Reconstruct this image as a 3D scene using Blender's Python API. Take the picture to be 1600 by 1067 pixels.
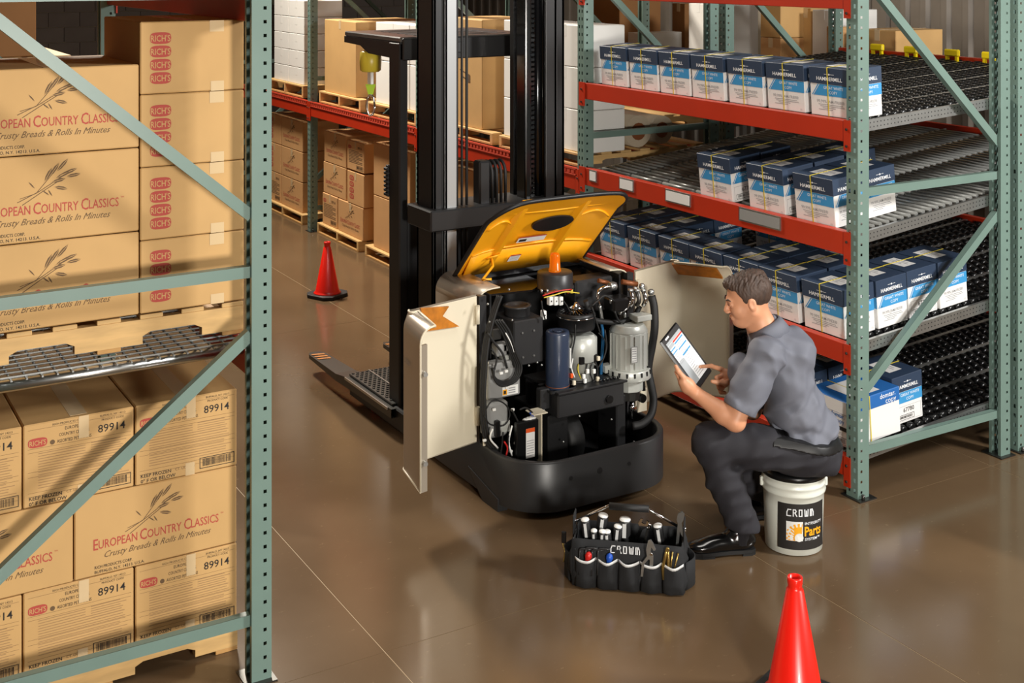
import bpy, math, random
import numpy as np
from mathutils import Vector, Matrix
random.seed(7)
for o in list(bpy.data.objects): bpy.data.objects.remove(o)
SC = bpy.context.scene
COL = SC.collection
R = math.radians
# ------------------------------------------------------------------ camera
FPX, CX, CY, YAW = 1972.444, 815.338, -55.918, 0.5402
CAM = Vector((4.4678, -4.6033, 2.6353))
cd = bpy.data.cameras.new('camera'); cam = bpy.data.objects.new('camera', cd); COL.objects.link(cam)
cam.location = CAM; cam.rotation_euler = (math.pi/2, 0, math.pi/2-YAW)
cd.sensor_width = 36; cd.lens = FPX*36/1600; cd.shift_x = (800-CX)/1600; cd.shift_y = (CY-533.5)/1600
cd.clip_end = 200
SC.camera = cam
# ------------------------------------------------------------------ light
SC.view_settings.view_transform = 'Standard'; SC.view_settings.look = 'None'
SC.view_settings.gamma = 1; SC.view_settings.use_curve_mapping = False
SC.view_settings.exposure = 0.0
W = bpy.data.worlds.new('world'); SC.world = W; W.use_nodes = True
W.node_tree.nodes['Background'].inputs[0].default_value = (1, .86, .72, 1)
W.node_tree.nodes['Background'].inputs[1].default_value = 0.055
def area(name, loc, target, size, power, col=(1, 1, 1), sy=None, spread=180):
    l = bpy.data.lights.new(name, 'AREA'); l.energy = power; l.color = col; l.size = size; l.spread = R(spread)
    if sy: l.shape = 'RECTANGLE'; l.size_y = sy
    o = bpy.data.objects.new(name, l); COL.objects.link(o); o.location = loc
    o.rotation_euler = (Vector(target)-Vector(loc)).to_track_quat('-Z', 'Y').to_euler()
    return o
area('flash_softbox', (5.6, -3.25, 1.70), (-.3, -2.0, 1.0), .6, 275, (1, .95, .87))
area('hall_lamp', (1.2, -1.6, 6.5), (.4, -1.2, 0), 2.0, 110, (1, .95, .88))
area('aisle_back_lamp', (-7.5, -1.5, 6.0), (-1, -1.5, .2), .9, 800, (1, .92, .8))
area('side_lamp', (4.6, 2.6, 4.0), (-.3, .1, .8), .9, 430, (1, .98, .95))
# ------------------------------------------------------------------ pixel -> point on a plane (calibrated lens)
FW = Vector((-math.cos(YAW), math.sin(YAW), 0)); RT = Vector((math.sin(YAW), math.cos(YAW), 0))
def ray(x, y): return RT*((x-CX)/FPX) + Vector((0, 0, -(y-CY)/FPX)) + FW
def ax(x, y, X): d = ray(x, y); return CAM + d*((X-CAM.x)/d.x)
def ay(x, y, Y): d = ray(x, y); return CAM + d*((Y-CAM.y)/d.y)
def az(x, y, Z=0.0): d = ray(x, y); return CAM + d*((Z-CAM.z)/d.z)
# ------------------------------------------------------------------ materials
def lin(h):
    h = h.lstrip('#'); c = [int(h[i:i+2], 16)/255 for i in (0, 2, 4)]
    return tuple(x/12.92 if x <= .04045 else ((x+.055)/1.055)**2.4 for x in c)+(1,)
M = {}
def mat(name, col, rough=.5, metal=0, var=0, vscale=8, bump=0, bscale=60, stretch=None, coat=0, spec=.5, col2=None, emit=0, trans=0, rvar=0, bdist=.002):
    m = bpy.data.materials.new(name); m.use_nodes = True; nt = m.node_tree; b = nt.nodes['Principled BSDF']
    c = lin(col); b.inputs['Base Color'].default_value = c; b.inputs['Roughness'].default_value = rough
    b.inputs['Metallic'].default_value = metal; b.inputs['Coat Weight'].default_value = coat; b.inputs['Coat Roughness'].default_value = .08
    b.inputs['Specular IOR Level'].default_value = spec
    if trans: b.inputs['Transmission Weight'].default_value = trans
    if emit: b.inputs['Emission Color'].default_value = c; b.inputs['Emission Strength'].default_value = emit
    if var or bump or col2 or rvar:
        tc = nt.nodes.new('ShaderNodeTexCoord'); mp = nt.nodes.new('ShaderNodeMapping')
        nt.links.new(tc.outputs['Object'], mp.inputs[0])
        if stretch: mp.inputs['Scale'].default_value = stretch
    if var or col2 or rvar:
        n = nt.nodes.new('ShaderNodeTexNoise'); n.inputs['Scale'].default_value = vscale; n.inputs['Detail'].default_value = 5
        nt.links.new(mp.outputs[0], n.inputs['Vector'])
        r = nt.nodes.new('ShaderNodeValToRGB'); r.color_ramp.elements[0].position = .3; r.color_ramp.elements[1].position = .7
        c2 = lin(col2) if col2 else c
        r.color_ramp.elements[0].color = tuple(x*(1-var) for x in c2[:3])+(1,)
        r.color_ramp.elements[1].color = tuple(min(1, x*(1+var)) for x in c[:3])+(1,)
        nt.links.new(n.outputs['Fac'], r.inputs[0])
        if var or col2: nt.links.new(r.outputs[0], b.inputs['Base Color'])
        if rvar:
            mr = nt.nodes.new('ShaderNodeMapRange'); mr.inputs[3].default_value = rough-rvar; mr.inputs[4].default_value = rough+rvar
            nt.links.new(n.outputs['Fac'], mr.inputs[0]); nt.links.new(mr.outputs[0], b.inputs['Roughness'])
    if bump:
        n2 = nt.nodes.new('ShaderNodeTexNoise'); n2.inputs['Scale'].default_value = bscale; n2.inputs['Detail'].default_value = 4
        bp = nt.nodes.new('ShaderNodeBump'); bp.inputs['Strength'].default_value = bump; bp.inputs['Distance'].default_value = bdist
        nt.links.new(mp.outputs[0], n2.inputs['Vector']); nt.links.new(n2.outputs['Fac'], bp.inputs['Height'])
        nt.links.new(bp.outputs[0], b.inputs['Normal'])
    M[name] = m; return m
mat('floor', '#68543e', .17, var=.06, vscale=1.1, col2='#604c37', rvar=.04, bump=.03, bscale=7, spec=.5)
def floor_specks():
    nt = M['floor'].node_tree; b = nt.nodes['Principled BSDF']; src = b.inputs['Base Color'].links[0].from_socket
    tc = nt.nodes.new('ShaderNodeTexCoord'); mp_ = nt.nodes.new('ShaderNodeMapping'); mp_.inputs['Rotation'].default_value = (0, 0, .5); mp_.inputs['Scale'].default_value = (1, .45, 1)
    n = nt.nodes.new('ShaderNodeTexNoise'); n.inputs['Scale'].default_value = 34; n.inputs['Detail'].default_value = 8; n.inputs['Roughness'].default_value = .75
    r = nt.nodes.new('ShaderNodeValToRGB'); r.color_ramp.elements[0].position = .62; r.color_ramp.elements[1].position = .80
    mx = nt.nodes.new('ShaderNodeMixRGB'); mx.inputs[2].default_value = lin('#a08a6c')
    nt.links.new(tc.outputs['Object'], mp_.inputs[0]); nt.links.new(mp_.outputs[0], n.inputs['Vector']); nt.links.new(n.outputs['Fac'], r.inputs[0]); nt.links.new(r.outputs[0], mx.inputs[0])
    nt.links.new(src, mx.inputs[1]); nt.links.new(mx.outputs[0], b.inputs['Base Color'])
floor_specks()
mat('joint', '#a8906d', .6)
mat('green', '#6c837a', .38, var=.05, vscale=5)
mat('red', '#b62d0c', .42, var=.06, vscale=4)
mat('redrail', '#c0452f', .5)
mat('steel', '#c9cac8', .28, 1, var=.06, vscale=12)
mat('zinc', '#b4b6b4', .36, .9, var=.08, vscale=20)
mat('chrome', '#e4e4e4', .1, 1)
mat('darksteel', '#5b5a57', .35, .9)
mat('kraft', '#c9a067', .72, var=.05, vscale=4, bump=.05, bscale=30)
mat('kraft2', '#c99a66', .75, var=.06, vscale=4, bump=.05, bscale=30)
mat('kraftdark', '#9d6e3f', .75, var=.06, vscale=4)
mat('paperwhite', '#eceae5', .6, var=.02, vscale=5)
mat('wood', '#cda66c', .65, var=.14, vscale=6, stretch=(1, 1, 6), bump=.12, bscale=18)
mat('wood2', '#b98c52', .7, var=.18, vscale=6, stretch=(6, 1, 1), bump=.12, bscale=18)
mat('tape', '#d9bd93', .18, coat=.5)
mat('navy', '#2a3a51', .5, var=.05, vscale=4)
mat('blue', '#3c93cb', .45)
mat('domblue', '#2867ae', .42)
mat('cartonwhite', '#e9e7e4', .45, var=.015, vscale=4)
mat('strap', '#d9c33f', .35)
mat('inkred', '#b4473c', .7); mat('inkbrown', '#6b5237', .75); mat('inkblack', '#211d1a', .7); mat('inkgrey', '#9a9a9c', .7); mat('inkwhite', '#eef0f2', .6)
mat('black', '#1a1a1b', .45); mat('blackgloss', '#101012', .16, coat=.4); mat('blacksatin', '#2b2b2c', .38, bump=.04, bscale=200)
mat('rubber', '#161616', .6); mat('plasticblack', '#101011', .3); mat('wheelblack', '#0a0a0b', .32); mat('rollersteel', '#93938f', .34, .35); mat('inkfine', '#a58258', .75)
mat('cream', '#ddd3bb', .42, var=.02, vscale=3); mat('taupe', '#b8ac9b', .3, .5, coat=.3)
mat('hood', '#ffb01a', .36, var=.03, vscale=3); mat('ambermottle', '#b8701c', .5, var=.25, vscale=25, bump=.5, bscale=60)
mat('amber', '#f58210', .1, trans=.6, emit=.2)
mat('cone', '#ea1c0c', .32, coat=.25); mat('yellow', '#ffe016', .35); mat('lime', '#a5c81e', .5)
mat('white', '#eeeeea', .4); mat('pail', '#e6e9de', .3, coat=.3); mat('grey', '#8f8f8d', .5); mat('alu', '#c3c5be', .36, .25, var=.05, vscale=15)
mat('motorblue', '#2c374c', .34, coat=.2); mat('bluecable', '#1d5f8e', .4); mat('copper', '#8a5230', .45, .4)
mat('bag', '#1d1e20', .85, bump=.2, bscale=400); mat('bagtrim', '#d8d9d8', .6)
mat('toolred', '#c3201a', .4); mat('toolblue', '#1b4fb4', .4); mat('brass', '#b59a5a', .3, .9)
mat('skin', '#d79a76', .48, var=.05, vscale=14); mat('skin_dark', '#7a4436', .5); mat('hair', '#46342a', .6, var=.35, vscale=40, bump=.8, bscale=120, stretch=(1, 1, .35), bdist=.004)
mat('shirt', '#6d707b', .72, bump=.25, bscale=500); mat('trousers', '#25242a', .8, bump=.2, bscale=400)
mat('shoe', '#0d0d0e', .18, coat=.5); mat('belt', '#121213', .5)
mat('block', '#655a52', .85, var=.1, vscale=4, bump=.2, bscale=60); mat('cladding', '#736a60', .4, .2, var=.05)
mat('railsteel_lit', '#a9abac', .42, .35); mat('guardtop_lit', '#55504b', .28); mat('mesh', '#8b8d8c', .35, .9); mat('film', '#b7a892', .2)
mat('screen', '#f0f2f4', .3, emit=.10); mat('screengrey', '#a9afb3', .3, emit=.06); mat('screenblue', '#3f92c8', .3, emit=.08); mat('screenred', '#d83c30', .3, emit=.08)
mat('labelorange', '#e0561c', .5); mat('windowlight', '#ffffff', .5, emit=3.0)
# ------------------------------------------------------------------ mesh builder
class MB:
    def __init__(s): s.v = []; s.f = []; s.mi = []; s.sm = []; s.k = 0
    def add(s, vs, fs, smooth=False):
        o = len(s.v); s.v += [tuple(v) for v in vs]
        for f in fs: s.f.append([i+o for i in f]); s.mi.append(s.k); s.sm.append(smooth)
        return s
    def box(s, x0, x1, y0, y1, z0, z1, T=None):
        vs = [Vector((x, y, z)) for z in (z0, z1) for y in (y0, y1) for x in (x0, x1)]
        if T: vs = [T@v for v in vs]
        return s.add(vs, [(0, 2, 3, 1), (4, 5, 7, 6), (0, 1, 5, 4), (2, 6, 7, 3), (0, 4, 6, 2), (1, 3, 7, 5)])
    def cbox(s, x0, x1, y0, y1, z0, z1, c=.006, T=None):   # box with chamfered edges
        vs = []; idx = {}
        X = (x0, x1); Y = (y0, y1); Z = (z0, z1)
        for i in (0, 1):
            for j in (0, 1):
                for k in (0, 1):
                    p = (X[i], Y[j], Z[k]); d = (1-2*i, 1-2*j, 1-2*k)
                    for a in range(3):   # vertex lying on the face whose normal axis is a
                        q = [p[b]+(0 if b == a else d[b]*c) for b in range(3)]
                        idx[(i, j, k, a)] = len(vs); vs.append(Vector(q))
        I = lambda i, j, k, a: idx[(i, j, k, a)]
        fs = []
        for i in (0, 1):
            q = [I(i, 0, 0, 0), I(i, 1, 0, 0), I(i, 1, 1, 0), I(i, 0, 1, 0)]; fs.append(q if i else q[::-1])
            q = [I(0, i, 0, 1), I(0, i, 1, 1), I(1, i, 1, 1), I(1, i, 0, 1)]; fs.append(q if i else q[::-1])
            q = [I(0, 0, i, 2), I(1, 0, i, 2), I(1, 1, i, 2), I(0, 1, i, 2)]; fs.append(q if i else q[::-1])
        for i in (0, 1):
            for j in (0, 1):
                fl = (i+j) % 2
                q = [I(i, j, 0, 0), I(i, j, 0, 1), I(i, j, 1, 1), I(i, j, 1, 0)]; fs.append(q if not fl else q[::-1])
                q = [I(i, 0, j, 0), I(i, 1, j, 0), I(i, 1, j, 2), I(i, 0, j, 2)]; fs.append(q[::-1] if not fl else q)
                q = [I(0, i, j, 1), I(1, i, j, 1), I(1, i, j, 2), I(0, i, j, 2)]; fs.append(q if not fl else q[::-1])
                for k in (0, 1):
                    q = [I(i, j, k, 0), I(i, j, k, 1), I(i, j, k, 2)]; fs.append(q if (i+j+k) % 2 else q[::-1])
        if T: vs = [T@v for v in vs]
        return s.add(vs, fs)
    def bar(s, p, q, w, h, up=(0, 0, 1)):   # box-section bar from p to q
        p, q = Vector(p), Vector(q); d = (q-p).normalized(); u = Vector(up)
        sd = d.cross(u).normalized(); u = sd.cross(d)
        vs = [e+sd*a*w/2+u*b*h/2 for e in (p, q) for a, b in ((-1, -1), (1, -1), (1, 1), (-1, 1))]
        return s.add(vs, [(0, 1, 2, 3), (7, 6, 5, 4), (1, 0, 4, 5), (2, 1, 5, 6), (3, 2, 6, 7), (0, 3, 7, 4)])
    def tube(s, pts, r, n=8, cap=True, smooth=True):
        pts = [Vector(p) for p in pts]; rr = r if isinstance(r, (list, tuple)) else [r]*len(pts)
        vs = []; a = None
        for i, p in enumerate(pts):
            d = (pts[min(i+1, len(pts)-1)]-pts[max(i-1, 0)]).normalized()
            if a is None: a = d.orthogonal().normalized()
            else: a = (a-d*a.dot(d)); a = a.normalized() if a.length > 1e-6 else d.orthogonal().normalized()
            b = d.cross(a)
            vs += [p+(a*math.cos(t)+b*math.sin(t))*rr[i] for t in (2*math.pi*j/n for j in range(n))]
        fs = [(i*n+j, i*n+(j+1) % n, (i+1)*n+(j+1) % n, (i+1)*n+j) for i in range(len(pts)-1) for j in range(n)]
        s.add(vs, fs, smooth)
        if cap:
            o = len(s.v)-len(vs)
            for ring in (list(range(n))[::-1], [(len(pts)-1)*n+j for j in range(n)]):
                s.f.append([o+j for j in ring]); s.mi.append(s.k); s.sm.append(False)
        return s
    def lathe(s, prof, c=(0, 0, 0), n=24, T=None, smooth=True, a0=0, a1=2*math.pi):
        vs = []; full = abs(a1-a0-2*math.pi) < 1e-6; m = n if full else n+1
        for r, z in prof:
            for j in range(m):
                t = a0+(a1-a0)*j/n; vs.append(Vector((r*math.cos(t), r*math.sin(t), z)))
        if T: vs = [T@v for v in vs]
        vs = [v+Vector(c) for v in vs]
        fs = []
        for i in range(len(prof)-1):
            for j in range(n):
                k = (j+1) % m
                fs.append((i*m+j, i*m+k, (i+1)*m+k, (i+1)*m+j))
        s.add(vs, fs, smooth)
        if full:
            o = len(s.v)-len(vs)
            for i, rev in ((0, True), (len(prof)-1, False)):
                if prof[i][0] > 1e-6:
                    q = [o+i*m+j for j in range(m)]; s.f.append(q[::-1] if rev else q); s.mi.append(s.k); s.sm.append(False)
        return s
    def cyl(s, p, q, r, n=16, r2=None): return s.tube([p, q], [r, r if r2 is None else r2], n)
    def prism(s, poly, fn, a, b, smooth=False):   # poly of (u,v); fn(u,v,w) -> point
        n = len(poly); vs = [fn(u, v, a) for u, v in poly]+[fn(u, v, b) for u, v in poly]
        s.add(vs, [tuple(range(n))[::-1], tuple(range(n, 2*n))])
        o = len(s.v)-2*n
        for i in range(n):
            s.f.append([o+i, o+(i+1) % n, o+n+(i+1) % n, o+n+i]); s.mi.append(s.k); s.sm.append(smooth)
        return s
    def sheet(s, rows, smooth=True):   # grid of points
        n = len(rows[0]); vs = [p for r in rows for p in r]
        return s.add(vs, [(i*n+j, i*n+j+1, (i+1)*n+j+1, (i+1)*n+j) for i in range(len(rows)-1) for j in range(n-1)], smooth)
    def quad(s, a, b, c, d): return s.add([a, b, c, d], [(0, 1, 2, 3)])
    def mesh(s, name, mats):
        me = bpy.data.meshes.new(name); me.from_pydata(s.v, [], s.f)
        mats = mats if isinstance(mats, (list, tuple)) else [mats]
        for m in mats: me.materials.append(M[m] if isinstance(m, str) else m)
        me.polygons.foreach_set('material_index', s.mi); me.polygons.foreach_set('use_smooth', s.sm); me.update()
        return me
    def build(s, name, mats, parent=None, bevel=0, solid=0):
        o = link(name, s.mesh(name, mats), parent)
        if solid: mo = o.modifiers.new('thickness', 'SOLIDIFY'); mo.thickness = solid; mo.offset = 0
        if bevel:
            mo = o.modifiers.new('edge', 'BEVEL'); mo.width = bevel; mo.segments = 2; mo.limit_method = 'ANGLE'; mo.angle_limit = R(40)
        return o
def link(name, me, parent=None, loc=None):
    o = bpy.data.objects.new(name, me); COL.objects.link(o)
    if parent is not None:
        o.parent = parent
        if parent.type == 'EMPTY' and parent.parent is None and parent.get('w'): o.location = -parent.location
    if loc is not None: o.location = loc
    return o
def tag(o, label, cat, group=None, kind=None):
    if label: o['label'] = label
    if cat: o['category'] = cat
    if group: o['group'] = group
    if kind: o['kind'] = kind
    return o
def thing(name, label, cat, loc=(0, 0, 0), group=None, rot=0, world=False):
    o = bpy.data.objects.new(name, None); COL.objects.link(o); o.location = loc; o.rotation_euler = (0, 0, rot); o.empty_display_size = .1
    if world: o['w'] = 1
    return tag(o, label, cat, group, 'thing')
def struct(o): o['kind'] = 'structure'; return o
def copy_tree(o, loc=None, label=None, parent=None, rot=None):
    c = o.copy(); COL.objects.link(c)
    if parent is not None: c.parent = parent
    if loc is not None: c.location = loc
    if rot is not None: c.rotation_euler = (0, 0, rot)
    if label: c['label'] = label
    for ch in list(o.children): copy_tree(ch, parent=c)
    return c
ORD = ['first', 'second', 'third', 'fourth', 'fifth', 'sixth', 'seventh', 'eighth', 'ninth', 'tenth']
# flat lettering from the built-in font, returned as (verts, faces) in the XY plane
_tx = {}
def text(st, size=1.0, align='CENTER', shear=0, bold=0, sx=1.0):
    key = (st, shear, bold)
    if key not in _tx:
        cu = bpy.data.curves.new('t', 'FONT'); cu.body = st; cu.size = 1; cu.shear = shear; cu.offset = bold; cu.resolution_u = 2
        ob = bpy.data.objects.new('t', cu); me = bpy.data.meshes.new_from_object(ob)
        vs = [tuple(v.co) for v in me.vertices]; fs = [tuple(p.vertices) for p in me.polygons]
        bpy.data.objects.remove(ob); bpy.data.curves.remove(cu); bpy.data.meshes.remove(me)
        _tx[key] = (vs, fs)
    vs, fs = _tx[key]
    x0 = min(v[0] for v in vs); x1 = max(v[0] for v in vs)
    off = {'LEFT': x0, 'CENTER': (x0+x1)/2, 'RIGHT': x1}[align]
    return [((x-off)*size*sx, y*size) for x, y, z in vs], fs, (x1-x0)*size*sx
class Print:   # flat print laid on a plane: origin o, u to the right, v up, lifted along n
    def __init__(s, o, u, v, lift=.0008):
        s.o = Vector(o); s.u = Vector(u).normalized(); s.v = Vector(v).normalized(); s.n = s.u.cross(s.v); s.lift = lift; s.mb = MB(); s.mats = []
    def k(s, m):
        if m not in s.mats: s.mats.append(m)
        s.mb.k = s.mats.index(m)
    def P(s, x, y, e=0): return s.o+s.u*x+s.v*y+s.n*(s.lift+e)
    def text(s, st, x, y, size, m, e=0, **kw):
        s.k(m); vs, fs, w = text(st, size, **kw); s.mb.add([s.P(x+a, y+b, e) for a, b in vs], fs); return w
    def rect(s, x0, x1, y0, y1, m, e=0): s.k(m); s.mb.add([s.P(x0, y0, e), s.P(x1, y0, e), s.P(x1, y1, e), s.P(x0, y1, e)], [(0, 1, 2, 3)])
    def poly(s, pts, m, e=0): s.k(m); s.mb.add([s.P(x, y, e) for x, y in pts], [tuple(range(len(pts)))])
    def frame(s, x0, x1, y0, y1, w, m, e=0):
        for r in ((x0, x1, y0, y0+w), (x0, x1, y1-w, y1), (x0, x0+w, y0, y1), (x1-w, x1, y0, y1)): s.rect(*r, m, e)
    def stroke(s, pts, w, m, e=0):
        s.k(m)
        for (x0, y0), (x1, y1) in zip(pts, pts[1:]):
            d = math.hypot(x1-x0, y1-y0) or 1; nx, ny = -(y1-y0)/d*w/2, (x1-x0)/d*w/2; ex, ey = (x1-x0)/d*w/2, (y1-y0)/d*w/2
            s.mb.add([s.P(x0-ex+nx, y0-ey+ny, e), s.P(x0-ex-nx, y0-ey-ny, e), s.P(x1+ex-nx, y1+ey-ny, e), s.P(x1+ex+nx, y1+ey+ny, e)], [(0, 1, 2, 3)])
    def ellipse(s, x, y, a, b, m, e=0, n=20, sq=1.0):
        pts = []
        for j in range(n):
            t = 2*math.pi*j/n; c, q = math.cos(t), math.sin(t)
            pts.append((x+a*math.copysign(abs(c)**sq, c), y+b*math.copysign(abs(q)**sq, q)))
        s.poly(pts, m, e)
    def mesh(s, name): return s.mb.mesh(name, s.mats)
    def build(s, name, parent=None): return link(name, s.mesh(name), parent)
def arc(cx, cy, r, a0, a1, n): return [(cx+r*math.cos(R(a0+(a1-a0)*i/n)), cy+r*math.sin(R(a0+(a1-a0)*i/n))) for i in range(n+1)]
def logo(p, x, y, h, m, e=0):   # the maker's wordmark as strokes, x = left edge
    w = h*.16; c = h*.72; g = h*.2
    L = [[[(.85, 1), (.25, 1), (0, .55), (0, 0), (.85, 0)]], [[(.1, 0), (.1, 1), (.55, 1), (.72, .78), (.55, .52), (.2, .52)], [(.45, .5), (.85, 0)]],
         [[(.1, 0), (.1, 1), (.7, 1), (.7, 0), (.1, 0)]], [[(.05, 1), (.12, 0), (.42, 0), (.42, .8)], [(.42, 0), (.75, 0), (.82, 1)]], [[(.1, 0), (.1, 1), (.6, 1), (.85, .55), (.85, 0)], [(.4, 1), (.4, 0)]]]
    for i, st in enumerate(L):
        for pl in st: p.stroke([(x+i*(c+g)+a*c, y+b*h) for a, b in pl], w, m, e)
# ================================================================== the setting
fl = struct(MB().box(-22, 9, -12, 7, -.12, -.0012).build('floor', 'joint'))
fl['label'] = 'polished brown concrete warehouse floor with pale saw-cut joints'
XS = [-22, -16.7, -12.5, -8.3, -4.15, .05, 4.25, 9]; YS = [-12, -9.55, -7.8, -6.055, -4.31, -2.565, -.82, .925, 2.67, 7]
for i in range(len(XS)-1):
    for j in range(len(YS)-1):
        MB().box(XS[i]+.0012, XS[i+1]-.0012, YS[j]+.002, YS[j+1]-.002, -.01, 0).build('slab', 'floor', fl)
# corrugated wall behind the racks
mb = MB(); pts = []
x = -20.0
while x < 6: pts += [(x, 0), (x+.11, 0), (x+.14, .035), (x+.20, .035)]; x += .23
mb.sheet([[Vector((px, 4.2-d, z)) for px, d in pts] for z in (0, 5.5)], False)
mb.box(-20, 6, 4.26, 4.32, 0, 5.5)
struct(mb.build('wall_back', 'cladding'))['label'] = 'corrugated metal wall behind the racks'
# concrete block wall at the far end, built block by block where it shows
wf = struct(MB().box(-13.3, -13.02, -10, 4.2, 0, 5.5).build('wall_far', 'joint')); wf['label'] = 'concrete block wall at the far end of the hall'
bm = MB().cbox(0, .03, 0, .395, 0, .195, .004).mesh('block', 'block')
for r in range(28):
    for c in range(36):
        y = -10+(c-.5*(r % 2))*.4
        if y < -10 or y+.4 > 4.2: continue
        if -4.2 < y < 4 and r*.2 < 3.2: link('block', bm, wf, (-13.02, y, r*.2))
mb = MB().box(-13.02, -12.995, -10, -4.2, 0, 5.5); mb.box(-13.02, -12.995, -4.2, 4.2, 3.2, 5.5); mb.build('block_facing', 'block', wf)
# ================================================================== pallet racking
def perf(mb, W, H, cols, pitch, hw, hh, fn, z0=.03):   # perforated strip: fn(u,z) -> point
    us = [0]
    for c in cols: us += [c-hw/2, c+hw/2]
    us.append(W)
    zs = [0]; z = z0
    while z+hh < H: zs += [z, z+hh]; z += pitch
    zs.append(H)
    vs = [fn(u, z) for z in zs for u in us]; n = len(us)
    mb.add(vs, [(i*n+j, i*n+j+1, (i+1)*n+j+1, (i+1)*n+j) for i in range(len(zs)-1) for j in range(n-1) if not (i % 2 and j % 2)])
PW, D, B = .076, 1.136, 2.4166
def post_mesh(H):
    mb = MB()
    perf(mb, PW, H, [.021, .055], .0508, .013, .021, lambda u, z: Vector((u-PW, 0, z)))
    perf(mb, PW, H, [.025], .0508, .0125, .0125, lambda u, z: Vector((0, u, z)))
    perf(mb, PW, H, [.025], .0508, .0125, .0125, lambda u, z: Vector((-PW, u, z)))
    for x0, x1 in ((-.018, 0), (-PW, -PW+.018)): mb.quad(Vector((x0, PW, 0)), Vector((x1, PW, 0)), Vector((x1, PW, H)), Vector((x0, PW, H)))
    return mb.mesh('post', 'green')
PM = post_mesh(3.3)
foot = MB().box(-.10, .03, -.015, .10, 0, .006).cyl((.016, .02, .006), (.016, .02, .03), .009, 6).mesh('foot_plate', 'darksteel')
def brace(name, y0, z0, y1, z1, par):
    mb = MB(); p, q = Vector((-.037, y0, z0)), Vector((-.037, y1, z1)); d = (q-p).normalized(); up = Vector((1, 0, 0)).cross(d)
    if up.z < 0: up = -up
    mb.bar(p+Vector((.016, 0, 0)), q+Vector((.016, 0, 0)), .003, .042, up)
    for s in (-1, 1): mb.bar(p+up*s*.0195, q+up*s*.0195, .032, .003, up)
    return mb.build(name, 'green', par)
def frame(x, yf, label, flip, group, far=False):
    t = thing('rack_upright_frame', label, 'rack frame', (x, yf, 0), group)
    s = -1 if flip else 1     # depth direction
    for rear in (0, 1):
        o = link('post', PM, t); f = link('foot_plate', foot, t)
        y = s*D*rear
        if (s > 0) == (rear == 0): o.location = (0, y, 0); f.location = (0, y, 0)
        else:
            for e in (o, f): e.location = (-PW, y, 0); e.rotation_euler = (0, 0, math.pi)
    a, b = s*.07, s*(D-.07)
    for z in (.225, 1.505, 2.53): brace('horizontal_brace', a, z, b, z, t)
    brace('diagonal_brace', a, .515 if not flip else 1.295, b, 1.295 if not flip else .515, t) if not flip else brace('diagonal_brace', a, 1.275, b, .495, t)
    brace('diagonal_brace', a, 2.585 if not flip else 1.71, b, 1.68 if not flip else 2.56, t)
    return t
GR = 'green perforated rack upright frames'
names = ['green upright frame at the near end of the right rack beside the seated man', 'green upright frame between the paper cartons and the lift truck mast',
         'green upright frame partly hidden behind the lift truck mast', 'dark green upright frame between the far white cartons and the tall kraft box', 'green upright frame at the far end of the back rack']
for i, nm in enumerate(names): frame(-B*i, 0, nm, False, GR)
for i in range(5):
    frame(-B*i, 1.20, ['green upright frame at the right edge of the picture, behind the near rack', 'green upright frame seen between the paper cartons, just behind the second frame', 'green upright frame of the rear rack behind the mast', 'green upright frame of the rear rack behind the far kraft box', 'green upright frame of the rear rack at its far end'][i], False, GR)
for i in range(3):
    frame(-B*i, -3.0, ['large green upright frame in the left foreground in front of the bread boxes', 'green upright frame seen above the left stack of bread boxes', 'green upright frame behind, at the upper left edge of the picture'][i], True, GR)
def beam(x0, x1, y, ztop, h, label, flip=False, group='red rack beams', m='red', ledge=False):
    t = thing('rack_beam', label, 'rack beam', (x0, y, ztop-h), group, world=True)
    s = -1 if flip else 1
    ya, yb = sorted((y, y+s*.045)); mb = MB().box(x0+.002, x1-PW-.002, ya, yb, ztop-h, ztop); mb.build('beam_channel', m, t, bevel=.003)
    for e, (a, b) in enumerate(((x0-.05, x0+.012), (x1-PW-.012, x1-PW+.03))):
        yc, yd = sorted((y-s*.008, y-s*.0005)); mc = MB().box(a, b, yc, yd, ztop-h-.045, ztop+.003)
        c = mc.build('end_connector', m, t)
        MB().cyl(((a+b)/2, y-s*.008, ztop-h*.4), ((a+b)/2, y-s*.013, ztop-h*.4), .007, 6).cyl(((a+b)/2, y-s*.008, ztop-h-.02), ((a+b)/2, y-s*.013, ztop-h-.02), .007, 6).build('bolt', 'darksteel', c)
    if ledge:
        md = MB()
        n = int((x1-x0-.1)/.05)
        for i in range(n): md.box(x0+.02+i*.05, x0+.05+i*.05, ya-.006, ya-.001, ztop-.030, ztop-.006)
        md.box(x0, x1-PW, ya-.008, ya-.001, ztop-.004, ztop+.008); md.box(x0, x1-PW, ya-.008, ya-.001, ztop-.042, ztop-.034)
        md.build('mesh_deck_lip', 'redrail', t)
    return t
ZB = [2.52, 1.859, 1.305, .748, .190]
beam(-B, 0, 0, ZB[0], .108, 'red beam along the top edge of the picture')
beam(-B, 0, 0, ZB[1], .106, 'red beam under the row of seven paper cartons')
b3 = beam(-B, 0, 0, ZB[2], .115, 'red beam with pale label holders in front of the steel roller shelf')
beam(-B, 0, 0, ZB[3], .10, 'red beam under the crowded third row of paper cartons behind the man')
beam(-B, 0, 0, ZB[4], .098, 'lowest red beam near the floor behind the white bucket')
for (pa, pb) in ((921, 932), (968, 990), (1040, 1079), (1155, 1220)):
    a = ay(pa, 300, -.003); b = ay(pb, 300, -.003); z = ZB[2]-.004
    o = MB().box(a.x, b.x, -.006, -.001, z-.075, z).build('label_holder', 'zinc', b3); MB().box(a.x+.008, b.x-.008, -.008, -.006, z-.067, z-.01).build('paper_label', 'cartonwhite' if pb < 1100 else 'grey', o)
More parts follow.
